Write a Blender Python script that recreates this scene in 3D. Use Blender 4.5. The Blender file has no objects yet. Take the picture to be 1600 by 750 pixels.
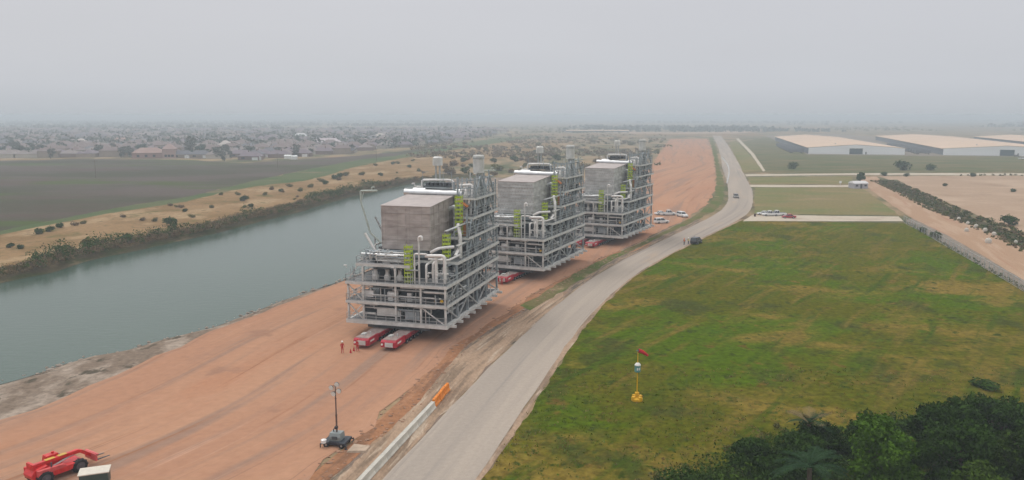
import bpy, bmesh, math, random
import numpy as np
from mathutils import Vector, Matrix, noise as mnoise
from mathutils.geometry import delaunay_2d_cdt

sc = bpy.context.scene
C = sc.collection
PI = math.pi
F, HC = 1250.0, 34.0
PITCH = math.atan((375 - 181) / F)

# ------------------------------------------------------------------ camera
cam = bpy.data.objects.new('camera', bpy.data.cameras.new('camera'))
C.objects.link(cam)
cam.location = (0, 0, HC)
cam.rotation_euler = (PI / 2 - PITCH, 0, 0)
cam.data.sensor_width = 36
cam.data.lens = 36 * F / 1600
cam.data.clip_start = 0.5
cam.data.clip_end = 60000
sc.camera = cam

# ------------------------------------------------------------------ world: overcast sky
SUN_EL, SUN_AZ = math.radians(58), math.radians(-38)
w = bpy.data.worlds.new('World'); sc.world = w; w.use_nodes = True
nt = w.node_tree; nt.nodes.clear()
out = nt.nodes.new('ShaderNodeOutputWorld'); bg = nt.nodes.new('ShaderNodeBackground')
sky = nt.nodes.new('ShaderNodeTexSky'); sky.sky_type = 'NISHITA'; sky.sun_disc = False
sky.sun_elevation = SUN_EL; sky.sun_rotation = SUN_AZ; sky.dust_density = 5; sky.air_density = 1.5
tc = nt.nodes.new('ShaderNodeTexCoord'); sep = nt.nodes.new('ShaderNodeSeparateXYZ')
ramp = nt.nodes.new('ShaderNodeValToRGB')
nt.links.new(tc.outputs['Generated'], sep.inputs[0])
# cloud layer, brighter towards the zenith (strength 0.1, so the colours read times ten)
mul = nt.nodes.new('ShaderNodeMath'); mul.operation = 'MAXIMUM'; mul.inputs[1].default_value = 0
nt.links.new(sep.outputs['Z'], mul.inputs[0])
nz = nt.nodes.new('ShaderNodeTexNoise'); nz.inputs['Scale'].default_value = 1.6; nz.inputs['Detail'].default_value = 5
mp = nt.nodes.new('ShaderNodeMapping'); mp.inputs['Scale'].default_value = (1, 1, 5)
nt.links.new(tc.outputs['Generated'], mp.inputs[0]); nt.links.new(mp.outputs[0], nz.inputs['Vector'])
nt.links.new(mul.outputs[0], ramp.inputs[0])
SKY_STOPS = [(0.0, (0.53, 0.565, 0.605)), (0.035, (0.60, 0.625, 0.67)), (0.13, (0.61, 0.62, 0.665)),
             (0.35, (0.86, 0.86, 0.88)), (1.0, (1.45, 1.43, 1.40))]
cr = ramp.color_ramp
while len(cr.elements) < len(SKY_STOPS): cr.elements.new(0.5)
for e, (p, c) in zip(cr.elements, SKY_STOPS): e.position = p; e.color = (*c, 1)
sc1 = nt.nodes.new('ShaderNodeVectorMath'); sc1.operation = 'SCALE'; sc1.inputs['Scale'].default_value = 10
nt.links.new(ramp.outputs[0], sc1.inputs[0])
mr = nt.nodes.new('ShaderNodeMapRange'); mr.inputs['From Min'].default_value = 0.3; mr.inputs['From Max'].default_value = 0.7
mr.inputs['To Min'].default_value = 0.975; mr.inputs['To Max'].default_value = 1.025
nt.links.new(nz.outputs[0], mr.inputs['Value'])
sc2 = nt.nodes.new('ShaderNodeVectorMath'); sc2.operation = 'SCALE'
nt.links.new(sc1.outputs[0], sc2.inputs[0]); nt.links.new(mr.outputs[0], sc2.inputs['Scale'])
mx = nt.nodes.new('ShaderNodeMix'); mx.data_type = 'RGBA'; mx.inputs[0].default_value = 0.92
nt.links.new(sky.outputs[0], mx.inputs[6]); nt.links.new(sc2.outputs[0], mx.inputs[7])
nt.links.new(mx.outputs[2], bg.inputs[0]); bg.inputs[1].default_value = 0.1
nt.links.new(bg.outputs[0], out.inputs[0])

sun = bpy.data.objects.new('sun', bpy.data.lights.new('sun', 'SUN')); C.objects.link(sun)
sun.data.energy = 1.0; sun.data.angle = math.radians(22); sun.data.color = (1, 0.95, 0.88)
# direction: from the sun towards the ground
sd = Vector((math.sin(SUN_AZ) * math.cos(SUN_EL), math.cos(SUN_AZ) * math.cos(SUN_EL), math.sin(SUN_EL)))
sun.rotation_euler = sd.to_track_quat('Z', 'Y').to_euler()

vs = sc.view_settings
sc.display_settings.display_device = 'sRGB'
vs.view_transform = 'Standard'; vs.look = 'None'; vs.exposure = 0.0; vs.gamma = 1; vs.use_curve_mapping = False
sc.cycles.volume_bounces = 0
sc.cycles.max_bounces = 6

# ------------------------------------------------------------------ helpers
def gp(px, py, z=0.0):
    """survey: ground point of the site plan seen at a picture position of the photograph"""
    x = (px - 800) / F; y = (375 - py) / F
    r = Vector((x, math.cos(PITCH) + y * math.sin(PITCH), y * math.cos(PITCH) - math.sin(PITCH)))
    t = (z - HC) / r.z
    return Vector((0, 0, HC)) + r * t

def tag(o, label=None, cat=None, group=None, kind=None):
    if label: o['label'] = label
    if cat: o['category'] = cat
    if group: o['group'] = group
    if kind: o['kind'] = kind
    return o

def empty(name, loc=(0, 0, 0), rz=0.0, label=None, cat=None, group=None):
    o = bpy.data.objects.new(name, None); C.objects.link(o)
    o.location = loc; o.rotation_euler = (0, 0, rz); o.empty_display_size = 0.5
    return tag(o, label, cat, group)

def kids(o): return [c for c in C.objects if c.parent is o]
_children = {}
def reg(o, parent):
    if parent is not None:
        o.parent = parent; _children.setdefault(parent.name, []).append(o)

def copy_tree(o, parent=None):
    c = o.copy(); C.objects.link(c); c.parent = None
    if parent is not None: reg(c, parent)
    for ch in list(_children.get(o.name, [])): copy_tree(ch, c)
    return c

def place(src, first, loc, rz, label=None, group=None, scale=None):
    o = src if first else copy_tree(src)
    o.location = loc; o.rotation_euler = (0, 0, rz)
    if scale: o.scale = (scale, scale, scale) if not hasattr(scale, '__len__') else scale
    if label: o['label'] = label
    if group: o['group'] = group
    return o

class MB:
    def __init__(s): s.v = []; s.f = []; s.m = []; s.mi = 0; s.sm = []
    def add(s, vs_, fs_, smooth=False):
        b = len(s.v); s.v += [tuple(p) for p in vs_]
        for f in fs_: s.f.append(tuple(b + i for i in f)); s.m.append(s.mi); s.sm.append(smooth)
        return s
    def box(s, x0, x1, y0, y1, z0, z1):
        return s.add([(x0,y0,z0),(x1,y0,z0),(x1,y1,z0),(x0,y1,z0),(x0,y0,z1),(x1,y0,z1),(x1,y1,z1),(x0,y1,z1)],
                     [(0,3,2,1),(4,5,6,7),(0,1,5,4),(1,2,6,5),(2,3,7,6),(3,0,4,7)])
    def cbox(s, c, d, rz=0, chamf=0):
        cx, cy, cz = c; dx, dy, dz = d[0]/2, d[1]/2, d[2]/2
        co, si = math.cos(rz), math.sin(rz)
        vs_ = []
        for z in (-dz, dz):
            for x, y in ((-dx,-dy),(dx,-dy),(dx,dy),(-dx,dy)):
                vs_.append((cx + x*co - y*si, cy + x*si + y*co, cz + z))
        return s.add(vs_, [(0,3,2,1),(4,5,6,7),(0,1,5,4),(1,2,6,5),(2,3,7,6),(3,0,4,7)])
    def beam(s, p, q, w_=0.2, h_=None):
        h_ = h_ or w_
        p = Vector(p); q = Vector(q); d = (q - p)
        if d.length < 1e-6: return s
        d.normalize(); up = Vector((0,0,1)) if abs(d.z) < 0.95 else Vector((0,1,0))
        a = d.cross(up).normalized() * (w_/2); b = a.cross(d).normalized() * (h_/2)
        vs_ = [p-a-b, p+a-b, p+a+b, p-a+b, q-a-b, q+a-b, q+a+b, q-a+b]
        return s.add(vs_, [(0,1,2,3),(7,6,5,4),(0,4,5,1),(1,5,6,2),(2,6,7,3),(3,7,4,0)])
    def tube(s, pts, r, n=8, caps=True):
        pts = [Vector(p) for p in pts]; rs = r if hasattr(r, '__len__') else [r]*len(pts)
        rings = []; ref = None
        for i, p in enumerate(pts):
            if i == 0: t = pts[1]-p
            elif i == len(pts)-1: t = p-pts[i-1]
            else: t = (pts[i+1]-p).normalized() + (p-pts[i-1]).normalized()
            t.normalize()
            if ref is None: ref = Vector((0,0,1)) if abs(t.z) < 0.9 else Vector((1,0,0))
            a = t.cross(ref)
            if a.length < 1e-4: a = t.orthogonal()
            a.normalize(); b = t.cross(a).normalized(); ref = -b if False else a.cross(t)
            k = rs[i]
            rings.append([p + (a*math.cos(2*PI*j/n) + b*math.sin(2*PI*j/n))*k for j in range(n)])
        vs_ = [v for rg in rings for v in rg]; fs_ = []
        for i in range(len(rings)-1):
            for j in range(n):
                fs_.append((i*n+j, i*n+(j+1)%n, (i+1)*n+(j+1)%n, (i+1)*n+j))
        s.add(vs_, fs_, True)
        if caps:
            s.add(rings[0], [tuple(range(n))[::-1]]); s.add(rings[-1], [tuple(range(n))])
        return s
    def pipe(s, pts, r, n=8, bend=None):
        """pipe with rounded elbows"""
        pts = [Vector(p) for p in pts]; bend = bend or r*2.2; o = [pts[0]]
        for i in range(1, len(pts)-1):
            p = pts[i]; a = (pts[i-1]-p); b = (pts[i+1]-p); k = min(bend, a.length*0.45, b.length*0.45)
            A = p + a.normalized()*k; B = p + b.normalized()*k
            for t in (0, .33, .67, 1): o.append((1-t)**2*A + 2*t*(1-t)*p + t*t*B)
        o.append(pts[-1])
        return s.tube(o, r, n)
    def lathe(s, prof, c=(0,0,0), n=16):
        rg_ = [[(c[0]+r*math.cos(2*PI*j/n), c[1]+r*math.sin(2*PI*j/n), c[2]+z) for j in range(n)] for r, z in prof]
        for p_, q_ in zip(rg_, rg_[1:]): s.add(p_+q_, [(j, (j+1)%n, n+(j+1)%n, n+j) for j in range(n)], True)
        s.add(rg_[0], [tuple(range(n))[::-1]]); s.add(rg_[-1], [tuple(range(n))])
        return s
    def prism(s, prof, x0, x1, axis='x'):
        """profile polygon (a,b) extruded along an axis"""
        n = len(prof); vs_ = []
        for x in (x0, x1):
            for a, b in prof: vs_.append((x, a, b) if axis == 'x' else (a, x, b))
        fs_ = [tuple(range(n))[::-1], tuple(range(n, 2*n))]
        for j in range(n): fs_.append((j, (j+1)%n, n+(j+1)%n, n+j))
        return s.add(vs_, fs_)
    def build(s, name, mat, parent=None, bevel=0):
        me = bpy.data.meshes.new(name); me.from_pydata(s.v, [], s.f)
        mats = mat if isinstance(mat, (list, tuple)) else [mat]
        for m in mats: me.materials.append(m)
        if len(mats) > 1: me.polygons.foreach_set('material_index', s.m)
        me.polygons.foreach_set('use_smooth', s.sm)
        me.update()
        bm = bmesh.new(); bm.from_mesh(me); bmesh.ops.recalc_face_normals(bm, faces=bm.faces)
        bm.to_mesh(me); bm.free()
        o = bpy.data.objects.new(name, me); C.objects.link(o); reg(o, parent)
        if bevel:
            b = o.modifiers.new('bevel', 'BEVEL'); b.width = bevel; b.segments = 2; b.limit_method = 'ANGLE'
        return o

def S(c): return tuple(((x/255)/12.92 if x/255 <= 0.04045 else ((x/255+0.055)/1.055)**2.4) for x in c)

# ------------------------------------------------------------------ materials
MATS = {}
def mat(name, col, rough=0.7, metal=0.0, var=0.12, scale=2.0, bump=0.0, spec=0.4):
    """painted / plain surface with dirt variation"""
    if name in MATS: return MATS[name]
    m = bpy.data.materials.new(name); m.use_nodes = True; t = m.node_tree; b = t.nodes['Principled BSDF']
    n = t.nodes.new('ShaderNodeTexNoise'); n.inputs['Scale'].default_value = scale; n.inputs['Detail'].default_value = 6
    c = t.nodes.new('ShaderNodeTexCoord'); t.links.new(c.outputs['Object'], n.inputs['Vector'])
    r = t.nodes.new('ShaderNodeValToRGB'); r.color_ramp.elements[0].position = 0.3; r.color_ramp.elements[1].position = 0.7
    r.color_ramp.elements[0].color = (*[max(0, x*(1-var)) for x in col], 1)
    r.color_ramp.elements[1].color = (*[min(1, x*(1+var*0.6)) for x in col], 1)
    t.links.new(n.outputs[0], r.inputs[0]); t.links.new(r.outputs[0], b.inputs['Base Color'])
    b.inputs['Roughness'].default_value = rough; b.inputs['Metallic'].default_value = metal
    b.inputs['Specular IOR Level'].default_value = spec
    if bump:
        bp = t.nodes.new('ShaderNodeBump'); bp.inputs['Strength'].default_value = bump; bp.inputs['Distance'].default_value = 0.05
        t.links.new(n.outputs[0], bp.inputs['Height']); t.links.new(bp.outputs[0], b.inputs['Normal'])
    MATS[name] = m; return m

def ground_mat(name, layers, rough=0.95, bump=0.3, fine=1.5, finevar=0.25, coord='Object', bdist=0.15):
    """layers: (colour, scale vector, lo, hi, detail, seed): each laid over the last where its noise passes lo..hi"""
    m = bpy.data.materials.new(name); m.use_nodes = True; t = m.node_tree; b = t.nodes['Principled BSDF']
    c = t.nodes.new('ShaderNodeTexCoord'); src = c.outputs['UV'] if coord == 'UV' else c.outputs['Object']
    cur = None
    for i, L in enumerate(layers):
        col = L[0]
        if cur is None:
            rgb = t.nodes.new('ShaderNodeRGB'); rgb.outputs[0].default_value = (*col, 1); cur = rgb.outputs[0]; continue
        _, scl, lo, hi, det, seed = L[:6]
        mpn = t.nodes.new('ShaderNodeMapping'); mpn.inputs['Scale'].default_value = scl; mpn.inputs['Location'].default_value = (seed*13.7, seed*7.1, seed)
        if len(L) > 6: mpn.inputs['Rotation'].default_value = (0, 0, L[6]); mpn.vector_type = 'TEXTURE'; mpn.inputs['Scale'].default_value = [1/s for s in scl]
        t.links.new(src, mpn.inputs[0])
        n = t.nodes.new('ShaderNodeTexNoise'); n.inputs['Scale'].default_value = 1; n.inputs['Detail'].default_value = det
        n.inputs['Roughness'].default_value = 0.6
        t.links.new(mpn.outputs[0], n.inputs['Vector'])
        r = t.nodes.new('ShaderNodeMapRange'); r.inputs['From Min'].default_value = lo; r.inputs['From Max'].default_value = hi
        r.interpolation_type = 'SMOOTHSTEP'
        t.links.new(n.outputs[0], r.inputs['Value'])
        x = t.nodes.new('ShaderNodeMix'); x.data_type = 'RGBA'; x.inputs[7].default_value = (*col, 1)
        t.links.new(r.outputs[0], x.inputs[0]); t.links.new(cur, x.inputs[6]); cur = x.outputs[2]
    n = t.nodes.new('ShaderNodeTexNoise'); n.inputs['Scale'].default_value = fine; n.inputs['Detail'].default_value = 8; n.inputs['Roughness'].default_value = 0.7
    t.links.new(src, n.inputs['Vector'])
    r = t.nodes.new('ShaderNodeMapRange'); r.inputs['From Min'].default_value = 0.3; r.inputs['From Max'].default_value = 0.7
    r.inputs['To Min'].default_value = 1-finevar; r.inputs['To Max'].default_value = 1+finevar
    t.links.new(n.outputs[0], r.inputs['Value'])
    x = t.nodes.new('ShaderNodeVectorMath'); x.operation = 'SCALE'
    t.links.new(cur, x.inputs[0]); t.links.new(r.outputs[0], x.inputs['Scale'])
    t.links.new(x.outputs[0], b.inputs['Base Color'])
    b.inputs['Roughness'].default_value = rough; b.inputs['Specular IOR Level'].default_value = 0.0
    bp = t.nodes.new('ShaderNodeBump'); bp.inputs['Strength'].default_value = bump; bp.inputs['Distance'].default_value = bdist
    t.links.new(n.outputs[0], bp.inputs['Height']); t.links.new(bp.outputs[0], b.inputs['Normal'])
    MATS[name] = m; return m

def leaf_mat(name, dark, light, scale=0.6, vary=0.25):
    m = bpy.data.materials.new(name); m.use_nodes = True; t = m.node_tree; b = t.nodes['Principled BSDF']
    g = t.nodes.new('ShaderNodeNewGeometry'); n = t.nodes.new('ShaderNodeTexNoise')
    n.inputs['Scale'].default_value = scale; n.inputs['Detail'].default_value = 4
    t.links.new(g.outputs['Position'], n.inputs['Vector'])
    a = t.nodes.new('ShaderNodeMath'); a.operation = 'MULTIPLY_ADD'; a.inputs[1].default_value = 0.45
    t.links.new(g.outputs['Random Per Island'], a.inputs[0]); t.links.new(n.outputs[0], a.inputs[2])
    oi = t.nodes.new('ShaderNodeObjectInfo'); a2 = t.nodes.new('ShaderNodeMath'); a2.operation = 'MULTIPLY_ADD'; a2.inputs[1].default_value = vary
    t.links.new(oi.outputs['Random'], a2.inputs[0]); t.links.new(a.outputs[0], a2.inputs[2])
    r = t.nodes.new('ShaderNodeValToRGB'); r.color_ramp.elements[0].position = 0.45; r.color_ramp.elements[1].position = 1.15 if False else 1.0
    r.color_ramp.elements[0].color = (*dark, 1); r.color_ramp.elements[1].color = (*light, 1)
    t.links.new(a2.outputs[0], r.inputs[0]); t.links.new(r.outputs[0], b.inputs['Base Color'])
    b.inputs['Roughness'].default_value = 0.8; b.inputs['Specular IOR Level'].default_value = 0.0
    MATS[name] = m; return m

steel = mat('galvanised_steel', (0.44, 0.46, 0.465), 0.5, 0.35, 0.25, 1.5)
steel_lt = mat('light_steel', (0.60, 0.60, 0.58), 0.5, 0.15, 0.2, 1.2)
steel_bl = mat('blue_grey_steel', (0.32, 0.36, 0.385), 0.55, 0.3, 0.25, 1.3)
steel_dk = mat('dark_steel', (0.09, 0.10, 0.11), 0.6, 0.3, 0.3, 1.5)
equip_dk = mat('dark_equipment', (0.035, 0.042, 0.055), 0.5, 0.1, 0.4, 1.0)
grate = mat('deck_grating', (0.20, 0.21, 0.22), 0.7, 0.2, 0.3, 2.5)
insul = mat('aluminium_cladding', (0.72, 0.73, 0.74), 0.32, 0.75, 0.1, 1.5)
insul_w = mat('white_pipe_cladding', (0.74, 0.72, 0.70), 0.4, 0.25, 0.12, 1.5)
stairs_m = mat('yellow_green_paint', (0.40, 0.52, 0.035), 0.5, 0, 0.2, 2)
orange_m = mat('orange_primer', (0.50, 0.17, 0.05), 0.6, 0, 0.2, 2)
red_m = mat('red_paint', (0.42, 0.012, 0.035), 0.4, 0, 0.25, 1.5)
red_br = mat('bright_red_paint', (0.60, 0.02, 0.02), 0.35, 0, 0.25, 2.5)
dust_m = mat('dusty_deck_plate', (0.34, 0.26, 0.24), 0.8, 0.1, 0.3, 1.5)
rubber = mat('tyre_rubber', (0.02, 0.02, 0.022), 0.85, 0, 0.3, 3)
rim_m = mat('wheel_rim', (0.4, 0.4, 0.4), 0.4, 0.6)
white_p = mat('white_car_paint', (0.72, 0.72, 0.71), 0.25, 0, 0.06, 2)
black_p = mat('black_car_paint', (0.015, 0.015, 0.018), 0.25, 0, 0.1, 2)
grey_p = mat('grey_car_paint', (0.20, 0.18, 0.17), 0.3, 0.2, 0.1, 2)
maroon_p = mat('red_car_paint', (0.36, 0.02, 0.04), 0.3, 0, 0.1, 2)
glass_d = mat('dark_car_glass', (0.02, 0.025, 0.03), 0.08, 0, 0.1, 2, spec=0.7)
lamp_w = mat('lamp_lens', (0.75, 0.75, 0.72), 0.2, 0, 0.05)
conc = mat('concrete', (0.50, 0.48, 0.43), 0.85, 0, 0.2, 1.2, 0.2)
conc_b = mat('pale_concrete', (0.56, 0.53, 0.46), 0.85, 0, 0.22, 0.9, 0.2)
orange_p = mat('orange_plastic', (0.78, 0.24, 0.02), 0.45, 0, 0.15, 2)
yellow_p = mat('yellow_paint', (0.72, 0.40, 0.01), 0.5, 0, 0.2, 2)
teal_p = mat('teal_paint', (0.10, 0.27, 0.26), 0.5, 0, 0.15, 2)
cloth_red = mat('red_cloth', (0.50, 0.01, 0.02), 0.9, 0, 0.2, 3)
mast_m = mat('mast_brown_steel', (0.16, 0.10, 0.08), 0.6, 0.3, 0.2, 2)
skin_m = mat('skin', (0.45, 0.26, 0.18), 0.6)
hiviz = mat('orange_hiviz', (0.80, 0.18, 0.03), 0.8)
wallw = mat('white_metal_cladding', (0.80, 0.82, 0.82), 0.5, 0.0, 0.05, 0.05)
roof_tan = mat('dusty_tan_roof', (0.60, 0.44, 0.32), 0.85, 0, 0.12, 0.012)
wall_dk = mat('grey_shaded_cladding', (0.16, 0.18, 0.21), 0.7, 0, 0.15, 0.05)  # shade on the warehouse side walls is put into this dark grey
door_dk = mat('dark_opening', (0.04, 0.07, 0.08), 0.6, 0, 0.2, 0.2)
bark = mat('bark', (0.09, 0.065, 0.045), 0.9, 0, 0.3, 3, 0.4)
wood_m = mat('weathered_wood', (0.17, 0.13, 0.10), 0.9, 0, 0.2, 2)

def casing_mat(name, col, col2, bumps):
    """panelled duct casing: seams and, on some, rows of studs"""
    m = bpy.data.materials.new(name); m.use_nodes = True; t = m.node_tree; b = t.nodes['Principled BSDF']
    c = t.nodes.new('ShaderNodeTexCoord')
    n = t.nodes.new('ShaderNodeTexNoise'); n.inputs['Scale'].default_value = 0.5; n.inputs['Detail'].default_value = 6
    mp_ = t.nodes.new('ShaderNodeMapping'); mp_.inputs['Scale'].default_value = (1, 1, 2.5)
    t.links.new(c.outputs['Object'], mp_.inputs[0]); t.links.new(mp_.outputs[0], n.inputs['Vector'])
    r = t.nodes.new('ShaderNodeValToRGB'); r.color_ramp.elements[0].position = 0.35; r.color_ramp.elements[1].position = 0.68
    r.color_ramp.elements[0].color = (*col, 1); r.color_ramp.elements[1].color = (*col2, 1)
    t.links.new(n.outputs[0], r.inputs[0])
    sp = t.nodes.new('ShaderNodeSeparateXYZ'); t.links.new(c.outputs['Object'], sp.inputs[0])
    xy = t.nodes.new('ShaderNodeMath'); xy.operation = 'ADD'; t.links.new(sp.outputs[0], xy.inputs[0]); t.links.new(sp.outputs[1], xy.inputs[1])
    def seam(src, period, width):
        a = t.nodes.new('ShaderNodeMath'); a.operation = 'DIVIDE'; a.inputs[1].default_value = period; t.links.new(src, a.inputs[0])
        f = t.nodes.new('ShaderNodeMath'); f.operation = 'FRACT'; t.links.new(a.outputs[0], f.inputs[0])
        g = t.nodes.new('ShaderNodeMath'); g.operation = 'LESS_THAN'; g.inputs[1].default_value = width/period; t.links.new(f.outputs[0], g.inputs[0])
        return g.outputs[0]
    a = seam(xy.outputs[0], 2.05, 0.10); bb = seam(sp.outputs[2], 1.18, 0.10)
    mxn = t.nodes.new('ShaderNodeMath'); mxn.operation = 'MAXIMUM'; t.links.new(a, mxn.inputs[0]); t.links.new(bb, mxn.inputs[1])
    sc_ = t.nodes.new('ShaderNodeMath'); sc_.operation = 'MULTIPLY'; sc_.inputs[1].default_value = 0.2; t.links.new(mxn.outputs[0], sc_.inputs[0])
    x = t.nodes.new('ShaderNodeMix'); x.data_type = 'RGBA'; x.inputs[7].default_value = (*[k*0.45 for k in col], 1)
    t.links.new(sc_.outputs[0], x.inputs[0]); t.links.new(r.outputs[0], x.inputs[6]); t.links.new(x.outputs[2], b.inputs['Base Color'])
    b.inputs['Roughness'].default_value = 0.5; b.inputs['Metallic'].default_value = 0.12
    bp = t.nodes.new('ShaderNodeBump'); bp.inputs['Strength'].default_value = 0.5; bp.inputs['Distance'].default_value = 0.05; bp.invert = True
    t.links.new(mxn.outputs[0], bp.inputs['Height']); t.links.new(bp.outputs[0], b.inputs['Normal'])
    MATS[name] = m; return m
casing1 = casing_mat('brown_grey_casing', (0.33, 0.28, 0.26), (0.50, 0.445, 0.42), False)
casing2 = casing_mat('silver_grey_casing', (0.40, 0.395, 0.385), (0.66, 0.655, 0.64), True)
casing_top = mat('casing_top', (0.42, 0.37, 0.355), 0.6, 0.2, 0.15, 0.6)

# ground colours
m_scrub = ground_mat('scrub_ground', [((0.20, 0.16, 0.10),), ((0.09, 0.10, 0.05), (0.02, 0.02, 1), 0.42, 0.6, 5, 1),
    ((0.30, 0.215, 0.13), (0.03, 0.012, 1), 0.43, 0.60, 7, 2), ((0.10, 0.075, 0.055), (0.05, 0.02, 1), 0.58, 0.7, 6, 3)], bump=0.4, fine=0.6)
m_bank = ground_mat('bank_earth', [((0.20, 0.155, 0.12),), ((0.33, 0.27, 0.22), (0.25, 0.12, 1), 0.45, 0.62, 7, 4),
    ((0.10, 0.085, 0.065), (0.3, 0.2, 1), 0.56, 0.64, 6, 5)], bump=0.8, fine=1.2, finevar=0.35)
m_bankf = ground_mat('overgrown_bank_earth', [((0.075, 0.062, 0.036),), ((0.05, 0.058, 0.022), (0.1, 0.1, 1), 0.45, 0.6, 6, 4), ((0.13, 0.10, 0.06), (0.15, 0.1, 1), 0.56, 0.66, 6, 5)], bump=0.6, fine=1.2, finevar=0.35)
m_haul = ground_mat('haul_road_dirt', [((0.385, 0.21, 0.135),), ((0.42, 0.235, 0.15), (0.10, 0.012, 1), 0.4, 0.6, 5, 1),
    ((0.30, 0.19, 0.14), (0.22, 0.008, 1), 0.5, 0.64, 5, 2), ((0.40, 0.205, 0.125), (0.06, 0.02, 1), 0.54, 0.70, 5, 3),
    ((0.29, 0.145, 0.085), (0.5, 0.014, 1), 0.58, 0.70, 6, 6), ((0.45, 0.27, 0.19), (1.4, 0.02, 1), 0.60, 0.72, 4, 8), ((0.29, 0.17, 0.115), (2.6, 0.012, 1), 0.60, 0.74, 3, 9), ((0.31, 0.175, 0.12), (0.12, 0.10, 1), 0.58, 0.72, 7, 11)], bump=0.35, fine=0.9, finevar=0.10, coord='UV')
m_road = ground_mat('paved_road_surface', [((0.335, 0.29, 0.25),), ((0.38, 0.325, 0.275), (0.25, 0.01, 1), 0.42, 0.62, 5, 1),
    ((0.275, 0.245, 0.22), (0.5, 0.008, 1), 0.52, 0.68, 5, 2), ((0.40, 0.31, 0.235), (0.12, 0.03, 1), 0.56, 0.75, 5, 3)], bump=0.15, fine=2.0, finevar=0.09, coord='UV')
m_shoulder = ground_mat('road_shoulder_dirt', [((0.36, 0.255, 0.18),), ((0.22, 0.16, 0.115), (0.5, 0.06, 1), 0.44, 0.62, 6, 1),
    ((0.43, 0.34, 0.26), (0.8, 0.1, 1), 0.54, 0.66, 6, 2)], bump=0.6, fine=1.5, finevar=0.25, coord='UV')
m_ditch = ground_mat('ditch_mud', [((0.20, 0.15, 0.12),), ((0.30, 0.22, 0.155), (0.7, 0.10, 1), 0.44, 0.56, 6, 1),
    ((0.12, 0.105, 0.085), (1.0, 0.10, 1), 0.50, 0.60, 6, 2), ((0.36, 0.19, 0.10), (0.5, 0.05, 1), 0.56, 0.66, 6, 3)], bump=0.6, fine=1.0, finevar=0.3, coord='UV', bdist=0.12)
m_edge = ground_mat('orange_edge_dirt', [((0.31, 0.155, 0.085),), ((0.22, 0.12, 0.075), (0.5, 0.06, 1), 0.45, 0.6, 6, 1), ((0.36, 0.19, 0.11), (0.6, 0.04, 1), 0.52, 0.66, 6, 2)], bump=0.6, fine=1.2, finevar=0.25, coord='UV')
m_verge = ground_mat('verge_grass', [((0.15, 0.13, 0.06),), ((0.10, 0.125, 0.04), (0.12, 0.07, 1), 0.42, 0.56, 6, 1),
    ((0.29, 0.21, 0.13), (0.12, 0.08, 1), 0.56, 0.68, 6, 2)], bump=0.6, fine=1.2, finevar=0.3)
m_grass = ground_mat('green_field_grass', [((0.088, 0.090, 0.006),), ((0.064, 0.106, 0.003), (0.030, 0.036, 1), 0.46, 0.58, 7, 1),
    ((0.185, 0.132, 0.026), (0.045, 0.060, 1), 0.50, 0.66, 8, 2), ((0.055, 0.066, 0.012), (0.11, 0.08, 1), 0.52, 0.66, 7, 3),
    ((0.050, 0.098, 0.005), (0.16, 0.12, 1), 0.60, 0.72, 6, 5), ((0.135, 0.090, 0.020), (0.3, 0.25, 1), 0.56, 0.70, 6, 7), ((0.040, 0.060, 0.008), (0.5, 0.4, 1), 0.57, 0.66, 6, 9), ((0.150, 0.112, 0.022), (0.28, 0.030, 1), 0.50, 0.72, 6, 12, -0.62), ((0.045, 0.078, 0.005), (0.34, 0.035, 1), 0.54, 0.72, 6, 14, -0.62)], bump=0.9, fine=1.0, finevar=0.5, bdist=0.3)
m_field2 = ground_mat('far_field_grass', [((0.20, 0.165, 0.075),), ((0.15, 0.16, 0.06), (0.02, 0.03, 1), 0.42, 0.6, 6, 1),
    ((0.26, 0.19, 0.10), (0.02, 0.05, 1), 0.55, 0.7, 6, 2)], bump=0.5, fine=0.8, finevar=0.25)
m_dfield = ground_mat('ploughed_field', [((0.105, 0.085, 0.074),), ((0.070, 0.069, 0.046), (0.006, 0.012, 1), 0.42, 0.58, 5, 1),
    ((0.098, 0.070, 0.061), (0.005, 0.02, 1), 0.5, 0.66, 5, 2), ((0.070, 0.095, 0.030), (0.006, 0.020, 1), 0.52, 0.66, 5, 3)], bump=0.4, fine=0.5, finevar=0.15)
m_tan = ground_mat('dry_grass_bank', [((0.27, 0.175, 0.092),), ((0.21, 0.135, 0.065), (0.03, 0.03, 1), 0.44, 0.6, 6, 1),
    ((0.34, 0.24, 0.14), (0.05, 0.03, 1), 0.50, 0.64, 7, 2), ((0.17, 0.12, 0.06), (0.25, 0.2, 1), 0.56, 0.66, 6, 7), ((0.14, 0.115, 0.045), (0.09, 0.07, 1), 0.54, 0.68, 7, 3)], bump=0.6, fine=0.8, finevar=0.28)
m_gstrip = ground_mat('green_strip_grass', [((0.10, 0.12, 0.055),), ((0.075, 0.11, 0.045), (0.02, 0.03, 1), 0.45, 0.6, 5, 1),
    ((0.17, 0.14, 0.08), (0.03, 0.04, 1), 0.56, 0.7, 5, 2)], bump=0.5, fine=0.7)
m_meadow = ground_mat('dry_green_meadow', [((0.125, 0.115, 0.055),), ((0.085, 0.105, 0.042), (0.02, 0.04, 1), 0.45, 0.6, 6, 1), ((0.19, 0.145, 0.08), (0.02, 0.06, 1), 0.5, 0.66, 6, 2)], bump=0.5, fine=0.7)
m_sand = ground_mat('sandy_lot', [((0.36, 0.255, 0.18),), ((0.42, 0.31, 0.225), (0.02, 0.03, 1), 0.45, 0.62, 5, 1),
    ((0.29, 0.20, 0.14), (0.03, 0.05, 1), 0.55, 0.7, 5, 2)], bump=0.3, fine=0.6, finevar=0.12)
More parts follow.
